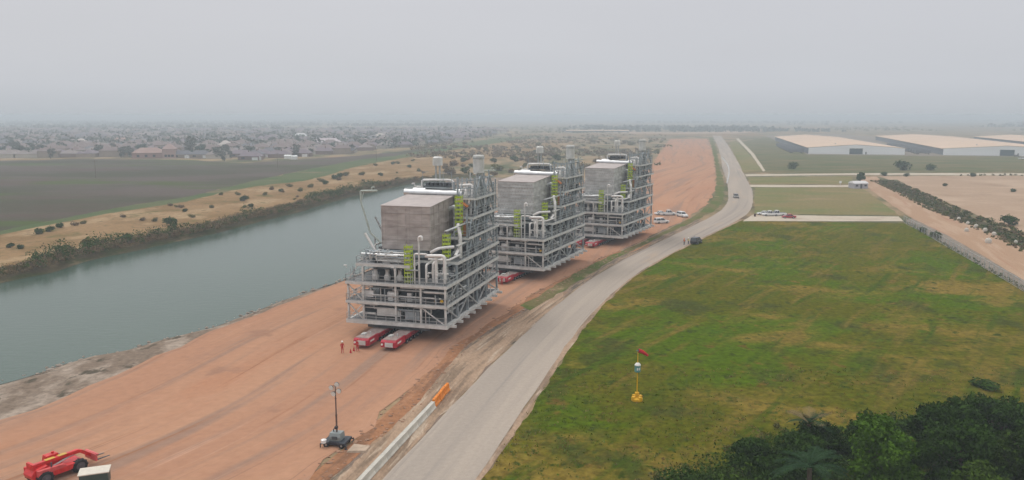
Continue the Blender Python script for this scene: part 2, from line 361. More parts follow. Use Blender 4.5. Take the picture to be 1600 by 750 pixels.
m_sideroad = ground_mat('gravel_side_road', [((0.47, 0.41, 0.33),), ((0.40, 0.33, 0.26), (0.1, 0.1, 1), 0.5, 0.66, 5, 1)], bump=0.3, fine=1, finevar=0.12)
m_dirt2 = ground_mat('dirt_track', [((0.36, 0.235, 0.155),), ((0.41, 0.285, 0.20), (0.12, 0.03, 1), 0.45, 0.62, 5, 1),
    ((0.34, 0.19, 0.125), (0.2, 0.02, 1), 0.55, 0.7, 5, 2)], bump=0.3, fine=1, finevar=0.12, coord='UV')
m_gravel = ground_mat('grey_gravel', [((0.21, 0.18, 0.15),), ((0.26, 0.22, 0.185), (0.3, 0.3, 1), 0.45, 0.62, 6, 1)], bump=0.5, fine=2, finevar=0.25)

def water_mat():
    m = bpy.data.materials.new('river_water'); m.use_nodes = True; t = m.node_tree; b = t.nodes['Principled BSDF']
    b.inputs['Roughness'].default_value = 0.16; b.inputs['IOR'].default_value = 1.33; b.inputs['Specular IOR Level'].default_value = 0.4
    c = t.nodes.new('ShaderNodeTexCoord')
    n2 = t.nodes.new('ShaderNodeTexNoise'); n2.inputs['Scale'].default_value = 0.02; n2.inputs['Detail'].default_value = 4
    t.links.new(c.outputs['Object'], n2.inputs['Vector'])
    r = t.nodes.new('ShaderNodeValToRGB'); r.color_ramp.elements[0].position = 0.35; r.color_ramp.elements[1].position = 0.65
    r.color_ramp.elements[0].color = (0.046, 0.082, 0.062, 1); r.color_ramp.elements[1].color = (0.056, 0.092, 0.070, 1)
    t.links.new(n2.outputs[0], r.inputs[0]); t.links.new(r.outputs[0], b.inputs['Base Color'])
    mp_ = t.nodes.new('ShaderNodeMapping'); mp_.inputs['Rotation'].default_value = (0, 0, 0.4); mp_.inputs['Scale'].default_value = (0.5, 1.5, 1)
    t.links.new(c.outputs['Object'], mp_.inputs[0])
    n = t.nodes.new('ShaderNodeTexNoise'); n.inputs['Scale'].default_value = 0.8; n.inputs['Detail'].default_value = 5
    t.links.new(mp_.outputs[0], n.inputs['Vector'])
    bp = t.nodes.new('ShaderNodeBump'); bp.inputs['Strength'].default_value = 0.35; bp.inputs['Distance'].default_value = 0.12
    t.links.new(n.outputs[0], bp.inputs['Height']); t.links.new(bp.outputs[0], b.inputs['Normal'])
    return m
m_water = water_mat()

# ------------------------------------------------------------------ the ground, one sheet with the river bed cut into it
WZ = -1.5
near_w = [gp(x, y, WZ) for x, y in [(0,601),(34,592),(98,571),(149,557),(192,553),(235,538),(290,524),(324,515),(384,494),(440,472),(500,450),(540,437)]]
far_w = [gp(x, y, WZ) for x, y in [(0,442),(75,427),(137,407),(212,392),(287,375),(337,365),(400,347),(440,338),(480,327),(520,315),(560,305),(600,296),(640,287)]]
near_w = [near_w[0] + (near_w[0]-near_w[1]).normalized()*220] + near_w + [Vector((-26, 215, WZ)), Vector((-22, 290, WZ)), Vector((-28, 370, WZ)), Vector((-34, 425, WZ))]
far_w = [far_w[0] + (far_w[0]-far_w[2]).normalized()*220] + far_w + [Vector((-42, 440, WZ))]
river = [(p.x, p.y) for p in near_w] + [(p.x, p.y) for p in far_w[::-1]]

def seg_dist(P, poly):
    """signed distance of numpy points to a closed polygon, positive outside"""
    d = np.full(len(P), 1e9); inside = np.zeros(len(P), bool); n = len(poly)
    for i in range(n):
        a = np.array(poly[i]); b = np.array(poly[(i+1) % n]); ab = b-a
        t = np.clip(((P-a)@ab)/(ab@ab), 0, 1); q = a+t[:, None]*ab
        d = np.minimum(d, np.hypot(*(P-q).T))
        c = ((a[1] > P[:, 1]) != (b[1] > P[:, 1])) & (P[:, 0] < (b[0]-a[0])*(P[:, 1]-a[1])/((b[1]-a[1]) or 1e-9)+a[0])
        inside ^= c
    return np.where(inside, -d, d)

xs = np.concatenate([[-20000,-12000,-8000,-4000,-2000,-1000,-600,-420], np.arange(-330, 62, 3.0), [80,110,150,200,300,450,700,1000,2000,4000,8000,12000,20000]])
ys = np.concatenate([[-3000,-800,-300,-150], np.arange(-90, 480, 3.0), [500,540,600,700,900,1200,1600,2200,3000,4500,7000,11000,15000,20000]])
X, Y = np.meshgrid(xs, ys); P = np.stack([X.ravel(), Y.ravel()], 1)
# a coarse wobble of the bank line
wob = np.sin(P[:, 0]*0.21)*0.35 + np.sin(P[:, 1]*0.17+1)*0.35 + np.sin((P[:, 0]+P[:, 1])*0.43)*0.2
D = seg_dist(P, river) + wob
Zg = np.interp(D, [-30, -5, 0, 4.5], [-4.0, -2.6, WZ, 0.0])
nx = len(xs); ny = len(ys)
faces = [(j*nx+i, j*nx+i+1, (j+1)*nx+i+1, (j+1)*nx+i) for j in range(ny-1) for i in range(nx-1)]
me = bpy.data.meshes.new('ground'); me.from_pydata([(float(a[0]), float(a[1]), float(z)) for a, z in zip(P, Zg)], [], faces)
me.materials.append(m_scrub); me.materials.append(m_bank); me.materials.append(m_bankf)
def line_dist(P, pts):
    d = np.full(len(P), 1e9)
    for a, b in zip(pts, pts[1:]):
        a = np.array(a[:2]); b = np.array(b[:2]); ab = b-a; t = np.clip(((P-a)@ab)/(ab@ab), 0, 1); d = np.minimum(d, np.hypot(*(P-(a+t[:, None]*ab)).T))
    return d
farside = line_dist(P, far_w) < line_dist(P, near_w)
mi = [(2 if farside[f[0]] else 1) if min(D[i] for i in f) < 32 else 0 for f in faces]
me.polygons.foreach_set('material_index', mi); me.update()
ground = bpy.data.objects.new('ground', me); C.objects.link(ground); tag(ground, kind='structure')

def sheet(name, pts, z, m, jit=0.6, step=2.5, seed=0, smooth_n=0):
    """flat sheet with a slightly irregular outline; pts are world xy"""
    rng = random.Random(seed); out_ = []
    n = len(pts)
    for i in range(n):
        a = Vector(pts[i][:2]); b = Vector(pts[(i+1) % n][:2]); L = (b-a).length
        dist = max(60, (a+b).length/2); st = max(step, dist/90)
        k = max(1, min(60, int(L/st)))
        nrm = Vector((-(b-a).y, (b-a).x)).normalized() if L > 0 else Vector((0, 0))
        for j in range(k):
            p = a+(b-a)*(j/k); amp = jit*max(1, dist/250)
            nn = mnoise.noise(Vector((p.x*0.25/max(1, dist/200), p.y*0.25/max(1, dist/200), seed)))*0.7 + rng.uniform(-0.3, 0.3)
            if j or True: p = p + nrm*amp*nn
            out_.append((p.x, p.y, z))
    n_ = len(out_)
    cv, ce, cf = delaunay_2d_cdt([Vector(p[:2]) for p in out_], [], [list(range(n_))], 1, 1e-4)[:3]
    tri = []
    for f in cf:
        p0, p1, p2 = (cv[i] for i in f)
        tri.append(tuple(f) if (p1-p0).cross(p2-p0) > 0 else tuple(f)[::-1])
    me = bpy.data.meshes.new(name); me.from_pydata([(p.x, p.y, z) for p in cv], [], tri); me.materials.append(m); me.update()
    o = bpy.data.objects.new(name, me); C.objects.link(o); return tag(o, kind='structure')

def gpl(l): return [gp(x, y) for x, y in l]

def resample(pts, n):
    pts = [Vector((p.x, p.y)) for p in pts]
    d = [0]
    for i in range(1, len(pts)): d.append(d[-1]+(pts[i]-pts[i-1]).length)
    out_ = []
    for k in range(n):
        s_ = d[-1]*k/(n-1); i = 1
        while i < len(d)-1 and d[i] < s_: i += 1
        t = (s_-d[i-1])/max(1e-9, d[i]-d[i-1]); 
        p0 = pts[max(0, i-2)]; p1 = pts[i-1]; p2 = pts[i]; p3 = pts[min(len(pts)-1, i+1)]
        lin = p1.lerp(p2, t)
        out_.append(lin)
    # relax to round the corners
    for _ in range(max(2, n//25)):
        out_ = [out_[0]] + [(out_[i-1]+out_[i]*2+out_[i+1])/4 for i in range(1, n-1)] + [out_[-1]]
    return out_, d[-1]

def ribbon(name, left, right, z, m, n=120, across=10, jit=0.35, seed=0, crown=0.0):
    if name not in ('dirt_track',):   # carry the road on behind the camera
        left = [left[0]+(left[0]-left[2]).normalized()*70] + list(left); right = [right[0]+(right[0]-right[2]).normalized()*70] + list(right); n = n+40
    L, dl = resample(left, n); R, dr = resample(right, n)
    verts = []; uvs = []; acc = 0
    for k in range(n):
        if k: acc += ((L[k]+R[k])/2-(L[k-1]+R[k-1])/2).length
        dist = ((L[k]+R[k])/2).length; w_ = (R[k]-L[k]).length; dr_ = (R[k]-L[k]).normalized()
        jl = mnoise.noise(Vector((acc*0.15, seed, 1.3)))*jit*max(1, dist/250) + mnoise.noise(Vector((acc*0.6, seed, 5.3)))*jit*0.6
        jr = mnoise.noise(Vector((acc*0.15, seed, 9.3)))*jit*max(1, dist/250) + mnoise.noise(Vector((acc*0.6, seed, 7.3)))*jit*0.6
        a = L[k]; b = R[k]
        for j in range(across+1):
            t = j/across; p = a.lerp(b, t)
            if j == 0: p = p+dr_*jl
            if j == across: p = p+dr_*jr
            verts.append((p.x, p.y, z+crown*(1-(2*t-1)**2))); uvs.append((t*w_, acc))
    fs_ = []
    for k in range(n-1):
        for j in range(across):
            i = k*(across+1)+j; fs_.append((i, i+1, i+across+2, i+across+1))
    me = bpy.data.meshes.new(name); me.from_pydata(verts, [], fs_); me.materials.append(m)
    uv = me.uv_layers.new(name='UVMap')
    for l in me.loops: uv.data[l.index].uv = uvs[l.vertex_index]
    me.update()
    o = bpy.data.objects.new(name, me); C.objects.link(o); return tag(o, kind='structure')

# river surface
sheet('river_water', [(p[0], p[1]) for p in river], WZ, m_water, jit=0)
bpy.data.objects['river_water'].data.transform(Matrix.Identity(4))
# widen under the banks: a second polygon is not needed, the bed dips 4.5 m inside the bank line

# far left bank
tan_low = [(p.x-0*1, p.y) for p in far_w]
def offset(pts, d):
    o = []
    for i, p in enumerate(pts):
        a = Vector(pts[max(0, i-1)][:2]); b = Vector(pts[min(len(pts)-1, i+1)][:2]); t = (b-a).normalized()
        o.append(Vector((p[0], p[1])) + Vector((-t.y, t.x))*d)
    return o
tan_lo = offset([(p.x, p.y) for p in far_w], 5.5)
tan_up = gpl([(-160,405),(0,367),(100,347),(180,332),(292,315),(362,298),(400,291),(475,283),(520,272),(550,262),(600,252),(700,236),(787,222),(825,217)])
scrub_r = gpl([(900,222),(860,235),(760,252),(700,262)])
sheet('dry_grass_bank', [(p.x, p.y) for p in tan_lo] + [(p.x, p.y) for p in scrub_r[::-1]] + [(p.x, p.y) for p in tan_up[::-1]], 0.04, m_tan, jit=1.2, seed=3)
gs_up = gpl([(-160,395),(0,361),(100,341),(180,325),(292,308),(400,282),(475,266),(560,250),(620,243),(700,228),(780,215),(840,213)])
sheet('grass_strip', [(p.x, p.y) for p in gs_up] + [(p.x, p.y) for p in (tan_up[::-1])], 0.035, m_gstrip, jit=1.5, seed=4)
fld_up = gpl([(-400,251),(0,251),(120,248),(300,250),(380,255),(440,251),(500,247),(560,243),(640,235),(700,227)])
sheet('ploughed_field', [(p.x, p.y) for p in fld_up] + [(p.x, p.y) for p in (gs_up[::-1])] + [gp(-400, 450)[:2]], 0.02, m_dfield, jit=1.0, seed=5)
sheet('farm_track', gpl([(-40,250.3),(60,250.2),(112,247.6),(132,246.6),(132,245.4),(112,246.0),(60,249.2),(-40,249.3)]), 0.05, m_tan, jit=0.3, seed=15)

bank_strip = offset([(p.x, p.y) for p in far_w], 9.5)
sheet('bank_vegetation_ground', [(p.x, p.y) for p in offset([(p.x, p.y) for p in far_w], 4.6)] + [(p.x, p.y) for p in bank_strip[::-1]], 0.055, m_bankf, jit=1.6, seed=33)
sheet('scrub_strip_ground', gpl([(1380,280),(1402,285),(1440,303),(1480,322),(1530,344),(1565,357),(1610,378),(1750,440),(1750,450),(1600,389),(1561,368),(1530,356),(1479,337),(1440,318),(1400,299),(1378,288)]), 0.085, m_bankf, jit=0.9, seed=34)
# haul road
haul_L = [gp(-260,740), gp(0,665), gp(64,640), gp(128,610), gp(183,588), gp(256,550), gp(320,522), gp(384,497), gp(440,476), gp(500,454), gp(545,438),
          Vector((-19, 230)), Vector((5, 330)), Vector((45, 440)), gp(1019,257), gp(1030,240), gp(1042,223), gp(1048,217)]
haul_R = [gp(420,800), gp(480,747), gp(530,707), gp(580,667), gp(630,622), gp(667,577), gp(713,533), gp(770,500), gp(830,462), gp(888,430), gp(930,408), gp(965,392), gp(1000,378),
          gp(1032,362), gp(1060,348), gp(1080,337), gp(1100,323), gp(1113,308), gp(1118,292), gp(1118,270), gp(1114,240), gp(1106,217)]
haul_L = [Vector((p[0], p[1], 0)) for p in haul_L]; haul_R = [Vector((p[0], p[1], 0)) for p in haul_R]
# match the two edges along the road
def pair(Lp, Rp, n):
    """pair points of the left edge to those of the right by depth along the road axis"""
    return Lp, Rp
ribbon('haul_road', haul_L, haul_R, 0.06, m_haul, n=240, across=12, jit=1.0, seed=2)
# orange edge berm of the haul road and the muddy ditch beside it
road_L = gpl([(520,830),(600,752),(655,690),(706,632),(762,575),(820,520),(880,467),(940,424),(1000,393),(1064,362),(1100,345),(1128,330),(1139,313),(1138,298),(1136,285),(1128,260),(1126,244),(1120,225),(1112,210)])
road_R = gpl([(690,830),(742,750),(800,668),(850,592),(885,535),(930,482),(985,432),(1040,400),(1064,388),(1128,357),(1157,343),(1171,333),(1177,317),(1176,298),(1166,279),(1153,253),(1144,237),(1134,222),(1125,210)])
ditch_L = [Vector((p.x, p.y, 0)) for p in haul_R[:16]]
ditch_R = [p.copy() for p in road_L[:11]]
ribbon('roadside_ditch', ditch_L, ditch_R, 0.03, m_ditch, n=160, across=8, jit=0.3, seed=5)
eL = [p.copy() for p in ditch_L[:12]]; eR = [Vector((q.x, q.y, 0)) for q in offset([(p.x, p.y) for p in ditch_L[:12]], -2.3)]
ribbon('haul_road_edge', eL, eR, 0.052, m_edge, n=160, across=4, jit=0.3, seed=19)
# grassed part of the strip between the roads
sheet('grass_verge', [(p.x, p.y) for p in gpl([(815,478),(850,458),(890,433),(930,411),(965,395),(1000,381),(1034,364),(1062,350),(1084,338),(1105,322),(1117,306),(1120,290),(1119,262),(1112,232),(1108,214),
      (1113,214),(1120,232),(1124,262),(1131,285),(1133,305),(1122,326),(1095,341),(1060,357),(1030,371),(995,388),(950,410),(905,440),(865,465),(825,486)])], 0.075, m_verge, jit=0.8, seed=6)
# pale track dirt along the paved road's left side
sl_L = gpl([(440,830),(545,735),(612,668),(658,610),(708,560),(775,515),(835,478),(880,452)])
sl_R = [p.copy() for p in road_L[:7]]
ribbon('road_shoulder', sl_L, sl_R, 0.05, m_shoulder, n=120, across=6, jit=0.7, seed=7)
sr_R = gpl([(700,830),(752,750),(812,665),(862,588),(896,533),(938,481),(990,433),(1043,401),(1068,388),(1130,358),(1160,344)])
ribbon('road_edge_dirt', road_R[:11], sr_R, 0.055, m_shoulder, n=120, across=3, jit=0.4, seed=8)
ribbon('paved_road', road_L, road_R, 0.085, m_road, n=260, across=10, jit=0.25, seed=3, crown=0.02)

# right hand fields
sheet('green_field', [(p.x, p.y) for p in (sr_R[::-1])] + [(0, 30), (20, -10), (240, 20)] + [(p.x, p.y) for p in gpl([(1800,535),(1600,454),(1560,430),(1500,396),(1440,362),(1412,349),(1300,347),(1175,346)])], 0.045, m_grass, jit=0.8, seed=9)
sheet('side_road', gpl([(1160,346),(1176,336),(1210,336),(1300,337.5),(1404,338.5),(1412,346),(1300,346),(1200,345.5)]), 0.07, m_sideroad, jit=0.4, seed=10)
sheet('roadside_field', gpl([(1179,334),(1179,318),(1179,293),(1260,293),(1335,293),(1352,297),(1404,336),(1300,335.5)]), 0.046, m_field2, jit=0.5, seed=11)
sheet('side_road', gpl([(1172,289),(1345,289.5),(1345,292.5),(1172,292.5)]), 0.07, m_sideroad, jit=0.3, seed=12)
sheet('roadside_field', gpl([(1174,288),(1168,277),(1330,275.5),(1335,288)]), 0.046, m_field2, jit=0.5, seed=13)
sheet('side_road', gpl([(1164,272.5),(1330,271),(1420,270.5),(1660,271),(1660,274.5),(1420,273.8),(1330,273.4),(1166,275.4)]), 0.07, m_sideroad, jit=0.3, seed=14)
sheet('green_meadow', gpl([(1160,270),(1152,247),(1141,225),(1200,214),(1262,241),(1400,242),(1600,243),(1680,245),(1680,270),(1420,270),(1330,270.5)]), 0.046, m_meadow, jit=0.5, seed=16)
sheet('dry_meadow', gpl([(1160,270),(1150,247),(1139,222),(1150,220),(1170,240),(1193,266)]), 0.056, m_field2, jit=0.5, seed=17)
sheet('dirt_path', gpl([(1150,217),(1154,216),(1178,240),(1196,267),(1192,268),(1173,241)]), 0.07, m_sideroad, jit=0.2, seed=18)
dr_L = gpl([(1342,276),(1348,288),(1366,301),(1400,325),(1425,341),(1486,371),(1561,415),(1600,438),(1750,520)])
dr_R = gpl([(1370,276),(1380,288),(1400,298),(1440,317),(1479,338),(1530,356),(1561,368),(1600,390),(1750,455)])
ribbon('dirt_track', dr_L, dr_R, 0.07, m_dirt2, n=120, across=6, jit=0.6, seed=21)
sheet('gravel_strip', [(p.x, p.y) for p in dr_L[4:]] + [(p.x, p.y) for p in gpl([(1750,545),(1600,454),(1560,430),(1500,396),(1440,362),(1412,346)])], 0.062, m_gravel, jit=0.3, seed=22)
sheet('sandy_lot', gpl([(1400,279),(1500,277),(1700,276),(1900,300),(1900,440),(1700,400),(1600,364),(1561,350),(1524,335),(1457,306),(1410,286)]), 0.05, m_sand, jit=0.8, seed=23)
sheet('bare_verge', gpl([(1372,275.5),(1500,275),(1700,275),(1700,279),(1500,279.5),(1390,281)]), 0.052, m_sand, jit=0.5, seed=24)
sheet('distant_dirt_road', gpl([(1100,211),(1135,213),(1142,209),(1190,206),(1198,202),(1150,202),(1120,206),(1060,207),(885,204.5),(885,206.2),(1040,210)]), 0.12, m_sand, jit=0.3, seed=25)
sheet('warehouse_yard', gpl([(1195,212),(1262,242),(1400,243.5),(1640,245),(1640,232),(1400,216),(1300,209)]), 0.13, m_gravel, jit=0.3, seed=26)
for k, (x0, x1, y0, y1, mm) in enumerate([(-200,300,197,196.0,m_gstrip),(200,640,200,199,m_field2),(760,1100,199,198,m_field2),(1180,1700,200,198.8,m_tan),(1300,1800,194.5,194,m_field2),(800,1200,212,209,m_tan),(880,1000,217,214,m_tan)]):
    sheet('distant_field', gpl([(x0,y0),(x1,y0),(x1-20,y1),(x0+30,y1)]), 0.2+0.02*k, mm, jit=0.2, seed=40+k)

# ------------------------------------------------------------------ haze
hz = MB(); hz.box(-22000, 22000, -3600, 22000, -5, 36.0)
hm = bpy.data.materials.new('haze'); hm.use_nodes = True; t = hm.node_tree; t.nodes.clear()
o_ = t.nodes.new('ShaderNodeOutputMaterial'); pv = t.nodes.new('ShaderNodeVolumePrincipled')
pv.inputs['Density'].default_value = 0.00056; pv.inputs['Color'].default_value = (0.84, 0.93, 1.0, 1); pv.inputs['Anisotropy'].default_value = 0.1
t.links.new(pv.outputs[0], o_.inputs['Volume'])
tag(hz.build('haze', hm), kind='stuff')
#@@PART2

# ------------------------------------------------------------------ process modules
MW, ML = 16.7, 27.5
def make_module():
    rng = random.Random(11)
    R = empty('process_module', (0, 0, 0), 0, None, 'industrial module', 'process modules carried along the haul road')
    def P(name, mb, m, par=None): return mb.build(name, m, par or R)
    # base frame: perimeter and cross girders, bolsters that stand on the trailers
    b = MB()
    for y in (0.2, ML-0.2): b.box(0, MW, y-0.2, y+0.2, 2.2, 2.75)
    for x in (0.2, MW-0.2): b.box(x-0.18, x+0.18, 0.42, ML-0.42, 2.2, 2.72)
    for k in range(1, 11): b.box(0.4, MW-0.4, k*2.5-0.12, k*2.5+0.12, 2.25, 2.65)
    for x in (4.2, 8.4, 12.6): b.box(x-0.1, x+0.1, 0.4, ML-0.4, 2.3, 2.6)
    bf = P('base_frame', b, steel_lt)
    for k in range(0, 8): P('bolster', MB().box(3.2, 13.5, 1.0+k*3.6, 1.5+k*3.6, 1.5, 2.2), steel_dk)
    for k in range(0, 9): P('outrigger', MB().box(MW, MW+0.9, 1.4+k*3.1, 1.75+k*3.1, 2.2, 2.6), steel_lt, bf)
    # decks
    def rail(pts, z, parent, mat_=None):
        r = MB()
        for a, c in zip(pts, pts[1:]):
            a = Vector(a); c = Vector(c); L = (c-a).length; n = max(1, int(L/1.6))
            for k in range(n+1):
                p = a.lerp(c, k/n); r.beam((p.x, p.y, z), (p.x, p.y, z+1.1), 0.06)
            for h in (0.55, 1.1): r.beam((a.x, a.y, z+h), (c.x, c.y, z+h), 0.06)
            r.beam((a.x, a.y, z+0.08), (c.x, c.y, z+0.08), 0.03, 0.14)
        P('railing', r, mat_ or steel, parent)
    def deck(z, rects, edge, edges_h=0.4, m_edge=None):
        g = MB()
        for (x0, x1, y0, y1) in rects: g.box(x0+0.22, x1-0.22, y0+0.22, y1-0.22, z-0.06, z)
        d = P('deck', g, grate)
        e = MB()
        for (x0, x1, y0, y1) in rects:
            e.box(x0, x1, y0, y0+0.22, z-edges_h, z+0.01); e.box(x0, x1, y1-0.22, y1, z-edges_h, z+0.01)
            e.box(x0, x0+0.22, y0+0.22, y1-0.22, z-edges_h, z+0.01); e.box(x1-0.22, x1, y0+0.22, y1-0.22, z-edges_h, z+0.01)
            n = int((y1-y0)/2.5)
            for k in range(1, n+1):
                yy = y0+k*(y1-y0)/(n+1); e.box(x0+0.22, x1-0.22, yy-0.08, yy+0.08, z-0.35, z-0.07)
        P('deck_beam', e, m_edge or steel_lt, d)
        for pts in edge: rail(pts, z, d)
        return d
    d0 = deck(2.78, [(0.3, MW-0.3, 0.3, ML-0.3)], [[(0.1, 0.1), (MW-0.1, 0.1)]], 0.1)
    deck(5.75, [(0, MW, 0, ML)], [[(0.1, ML-.1), (0.1, 0.1), (MW-0.1, 0.1), (MW-.1, ML-.1)]])
    deck(8.75, [(0, MW, 0, ML)], [[(0.1, ML-.1), (0.1, 0.1), (MW-0.1, 0.1), (MW-.1, ML-.1)]])
    deck(11.55, [(1.6, 10.6, 0.6, 5.4), (0, MW, 5.42, ML)], [[(1.7, 5.4), (1.7, 0.7), (10.5, 0.7)], [(MW-.1, 7), (MW-.1, ML-.1)], [(0.1, 5.5), (0.1, ML-.1)]])
    deck(14.6, [(12.9, MW, 10.5, ML), (0, 3.6, 14, ML)], [[(13, 10.6), (MW-.1, 10.6), (MW-.1, ML-.1)], [(0.1, 14.1), (0.1, ML-.1)]], 0.3)
    deck(17.6, [(13.2, MW, 13, ML), (0.5, 13.1, 21, ML)], [[(13.3, 13.1), (MW-.1, 13.1), (MW-.1, ML-.1), (0.6, ML-.1)]], 0.3)
    deck(20.6, [(13.4, MW, 14.5, 25.5), (3, 13.3, 16.6, 25.5)], [[(13.5, 14.6), (MW-.1, 14.6), (MW-.1, 25.4), (3.1, 25.4), (3.1, 16.7)]], 0.3)
    # columns
    def col(x, y, z0, z1, w_=0.32, m=None):
        P('column', MB().box(x-w_/2, x+w_/2, y-w_/2, y+w_/2, z0, z1), m or steel)
    for x, zt in ((0.35, 8.4), (2.9, 11.1), (8.3, 11.1), (12.4, 8.4), (16.35, 8.4)): col(x, 0.36, 2.75, zt, 0.28, steel_lt)
    for y in (5.6, 10.6, 15.6, 20.6, 27.1):
        for x in (0.35, 5.4, 11.2, 16.35):
            col(x, y, 2.75, 11.2 if (y < 15 or x in (5.4, 11.2)) else 14.4, 0.32, steel if x < 16 else steel_bl)
    for x, y, zt in ((13.2, 10.7, 15.2), (16.35, 10.71, 18.5), (13.4, 14.7, 24), (16.35, 14.7, 24.0), (13.4, 19.5, 23.5), (16.35, 19.6, 24.5), (16.35, 25.2, 22.5), (13.4, 25.2, 22.5),
                     (9, 25.2, 21.5), (3.2, 25.2, 21.5), (3.2, 16.9, 21.7), (9, 27.0, 17.5), (1.0, 21.3, 17.5), (11.9, 17.0, 23)):
        col(x, y, 11.6, zt, 0.28, steel_bl)
    col(12.0, 0.9, 8.8, 15.7, 0.22, steel_lt)
    # braces
    def brace(p, q, w_=0.2, m=None): P('brace', MB().beam(p, q, w_), m or steel)
    for (p, q) in (((0.3, .3, 2.8), (2.9, .3, 5.3)), ((2.9, .3, 2.8), (0.3, .3, 5.3)), ((0.3, .3, 5.8), (2.8, .3, 8.3)), ((2.8, .3, 5.8), (.3, .3, 8.3)), ((0.3, .4, 8.8), (1.8, 0.8, 11.2)),
                   ((12.5, .3, 5.3), (16.2, .3, 2.8))): brace(p, q, 0.16, steel_lt)
    x = MW-0.25
    for i, (y0, y1) in enumerate(((0.5, 5.4), (5.7, 10.4), (10.7, 15.4), (15.7, 20.4), (20.7, 27))):
        if i % 2: brace((x, y0, 2.8), (x, y1, 5.3)); brace((x, y1, 5.8), (x, y0, 8.3))
        else: brace((x, y1, 2.8), (x, y0, 5.3)); brace((x, y0, 5.8), (x, y1, 8.3))
    for z0, z1 in ((8.8, 11.2), (11.6, 14.3), (14.65, 17.4), (17.65, 20.4), (20.7, 24)):
        for y0, y1 in ((10.9, 14.6), (14.9, 19.5), (19.8, 25.1)):
            if z0 > 17 and y0 < 12: continue
            ym = (y0+y1)/2; brace((x, y0, z0), (x, ym, z1), 0.2, steel_bl); brace((x, ym, z1), (x, y1, z0), 0.2, steel_bl)
    for z0, z1 in ((11.6, 14.3), (14.65, 17.4), (17.65, 20.4)):
        brace((13.5, 10.8 if z0 < 15 else 14.8, z0), (16.2, 10.8 if z0 < 15 else 14.8, z1), 0.18, steel_bl)
    # girts on the rear corner bay
    g = MB()
    for z in (11.55, 13.0, 16.1, 19.1, 22.2, 23.6):
        g.beam((MW-0.35, 14.8 if z > 17 else 10.8, z), (MW-0.35, 25.2, z), 0.18); g.beam((13.4, 14.7, z), (16.3, 14.7, z), 0.16)
    P('girder', g, steel_bl)
    # duct casing
    d = MB(); x0, x1, y0, y1 = 4.0, 12.2, 5.2, 15.6
    d.add([(x0, y0, 13.2), (x1, y0, 13.2), (x1, y1, 13.2), (x0, y1, 13.2), (x0, y0, 20.0), (x1, y0, 20.0), (x1, y1, 20.7), (x0, y1, 20.7)],
          [(0,3,2,1),(0,1,5,4),(1,2,6,5),(2,3,7,6),(3,0,4,7)])
    dc = P('duct_casing', d, casing1)
    dt = MB().add([(x0-.12, y0-.12, 20.005), (x1+.12, y0-.12, 20.005), (x1+.12, y1+.1, 20.71), (x0-.12, y1+.1, 20.71), (x0-.12, y0-.12, 20.12), (x1+.12, y0-.12, 20.12), (x1+.12, y1+.1, 20.84), (x0-.12, y1+.1, 20.84)],
          [(0,3,2,1),(4,5,6,7),(0,1,5,4),(1,2,6,5),(2,3,7,6),(3,0,4,7)])
    P('casing_roof', dt, casing_top, dc)
    st = MB()
    for z in (14.8, 16.9, 18.9):
        st.box(x0-.1, x1+.1, y0-.1, y0-.003, z, z+.1); st.box(x1+.003, x1+.1, y0, y1, z, z+.1)
    for xx in np.linspace(x0, x1-0.1, 3): st.box(xx, xx+0.1, y0-.09, y0-.002, 13.25, 19.95)
    for yy in np.linspace(y0+1.5, y1-0.1, 5): st.box(x1+.002, x1+.09, yy, yy+0.1, 13.25, 20.1)
    P('stiffener', st, casing1, dc)
    for xx in (4.4, 8.1, 11.8):
        for yy in (5.6, 10.5, 15.2): P('casing_support', MB().box(xx-.18, xx+.18, yy-.18, yy+.18, 11.55, 13.2), steel_dk)
    P('lower_duct', MB().box(5.0, 11.4, 5.8, 15.0, 11.9, 13.19), steel_bl)
    # small hooks / vents on the casing front
    P('side_duct', MB().pipe([(12.35, 13.5, 18.8), (13.4, 13.5, 19.4), (13.4, 13.5, 13.5), (13.4, 13.5, 11.6)], 0.38, 10), steel)
    # shiny header duct behind the casing
    h = MB(); h.tube([(3.2, 16.5, 21.15), (13.6, 16.5, 21.05)], 0.55, 16)
    P('header_duct', h, insul)
    P('header_duct', MB().tube([(4.2, 18.0, 21.3), (12.8, 18.0, 21.25)], 0.5, 14), insul)
    P('pipe', MB().pipe([(13.2, 16.7, 21.6), (14.3, 16.7, 22.0), (14.3, 15.9, 21.0), (14.3, 15.9, 16.5), (13.9, 14.0, 13.8), (13.9, 12, 12.2)], 0.3, 8), insul_w)
    P('pipe', MB().pipe([(12.8, 17.4, 22.4), (15.1, 17.4, 22.6), (15.1, 16.6, 20), (15.1, 15.6, 14.7)], 0.22, 8), insul_w)
    # small stack group
    s_ = MB(); 
    P('stack', MB().lathe([(0.7, 25.6), (0.85, 25.65), (0.85, 26.95), (0.6, 27.15)], (8.5, 18.5, 0), 16), steel_lt)
    lg = MB()
    for dx, dy in ((-.35, 0), (.35, 0)): lg.tube([(8.5+dx, 18.5+dy, 22.2), (8.5+dx, 18.5+dy, 25.8)], 0.17, 8)
    P('stack_leg', lg, steel)
    sk = MB(); sk.box(6.3, 11.3, 17.4, 20.0, 22.0, 22.25)
    for k in range(6): sk.box(6.6+k*.8, 7.1+k*.8, 17.6, 19.8, 22.25, 22.75)
    P('skid', sk, steel_dk)
    P('pipe', MB().pipe([(6.0, 17.5, 21.9), (6.0, 17.5, 23.2), (10.6, 17.5, 23.3), (11.6, 17.5, 23.2), (11.6, 17.5, 21.8)], 0.2, 8), insul_w)
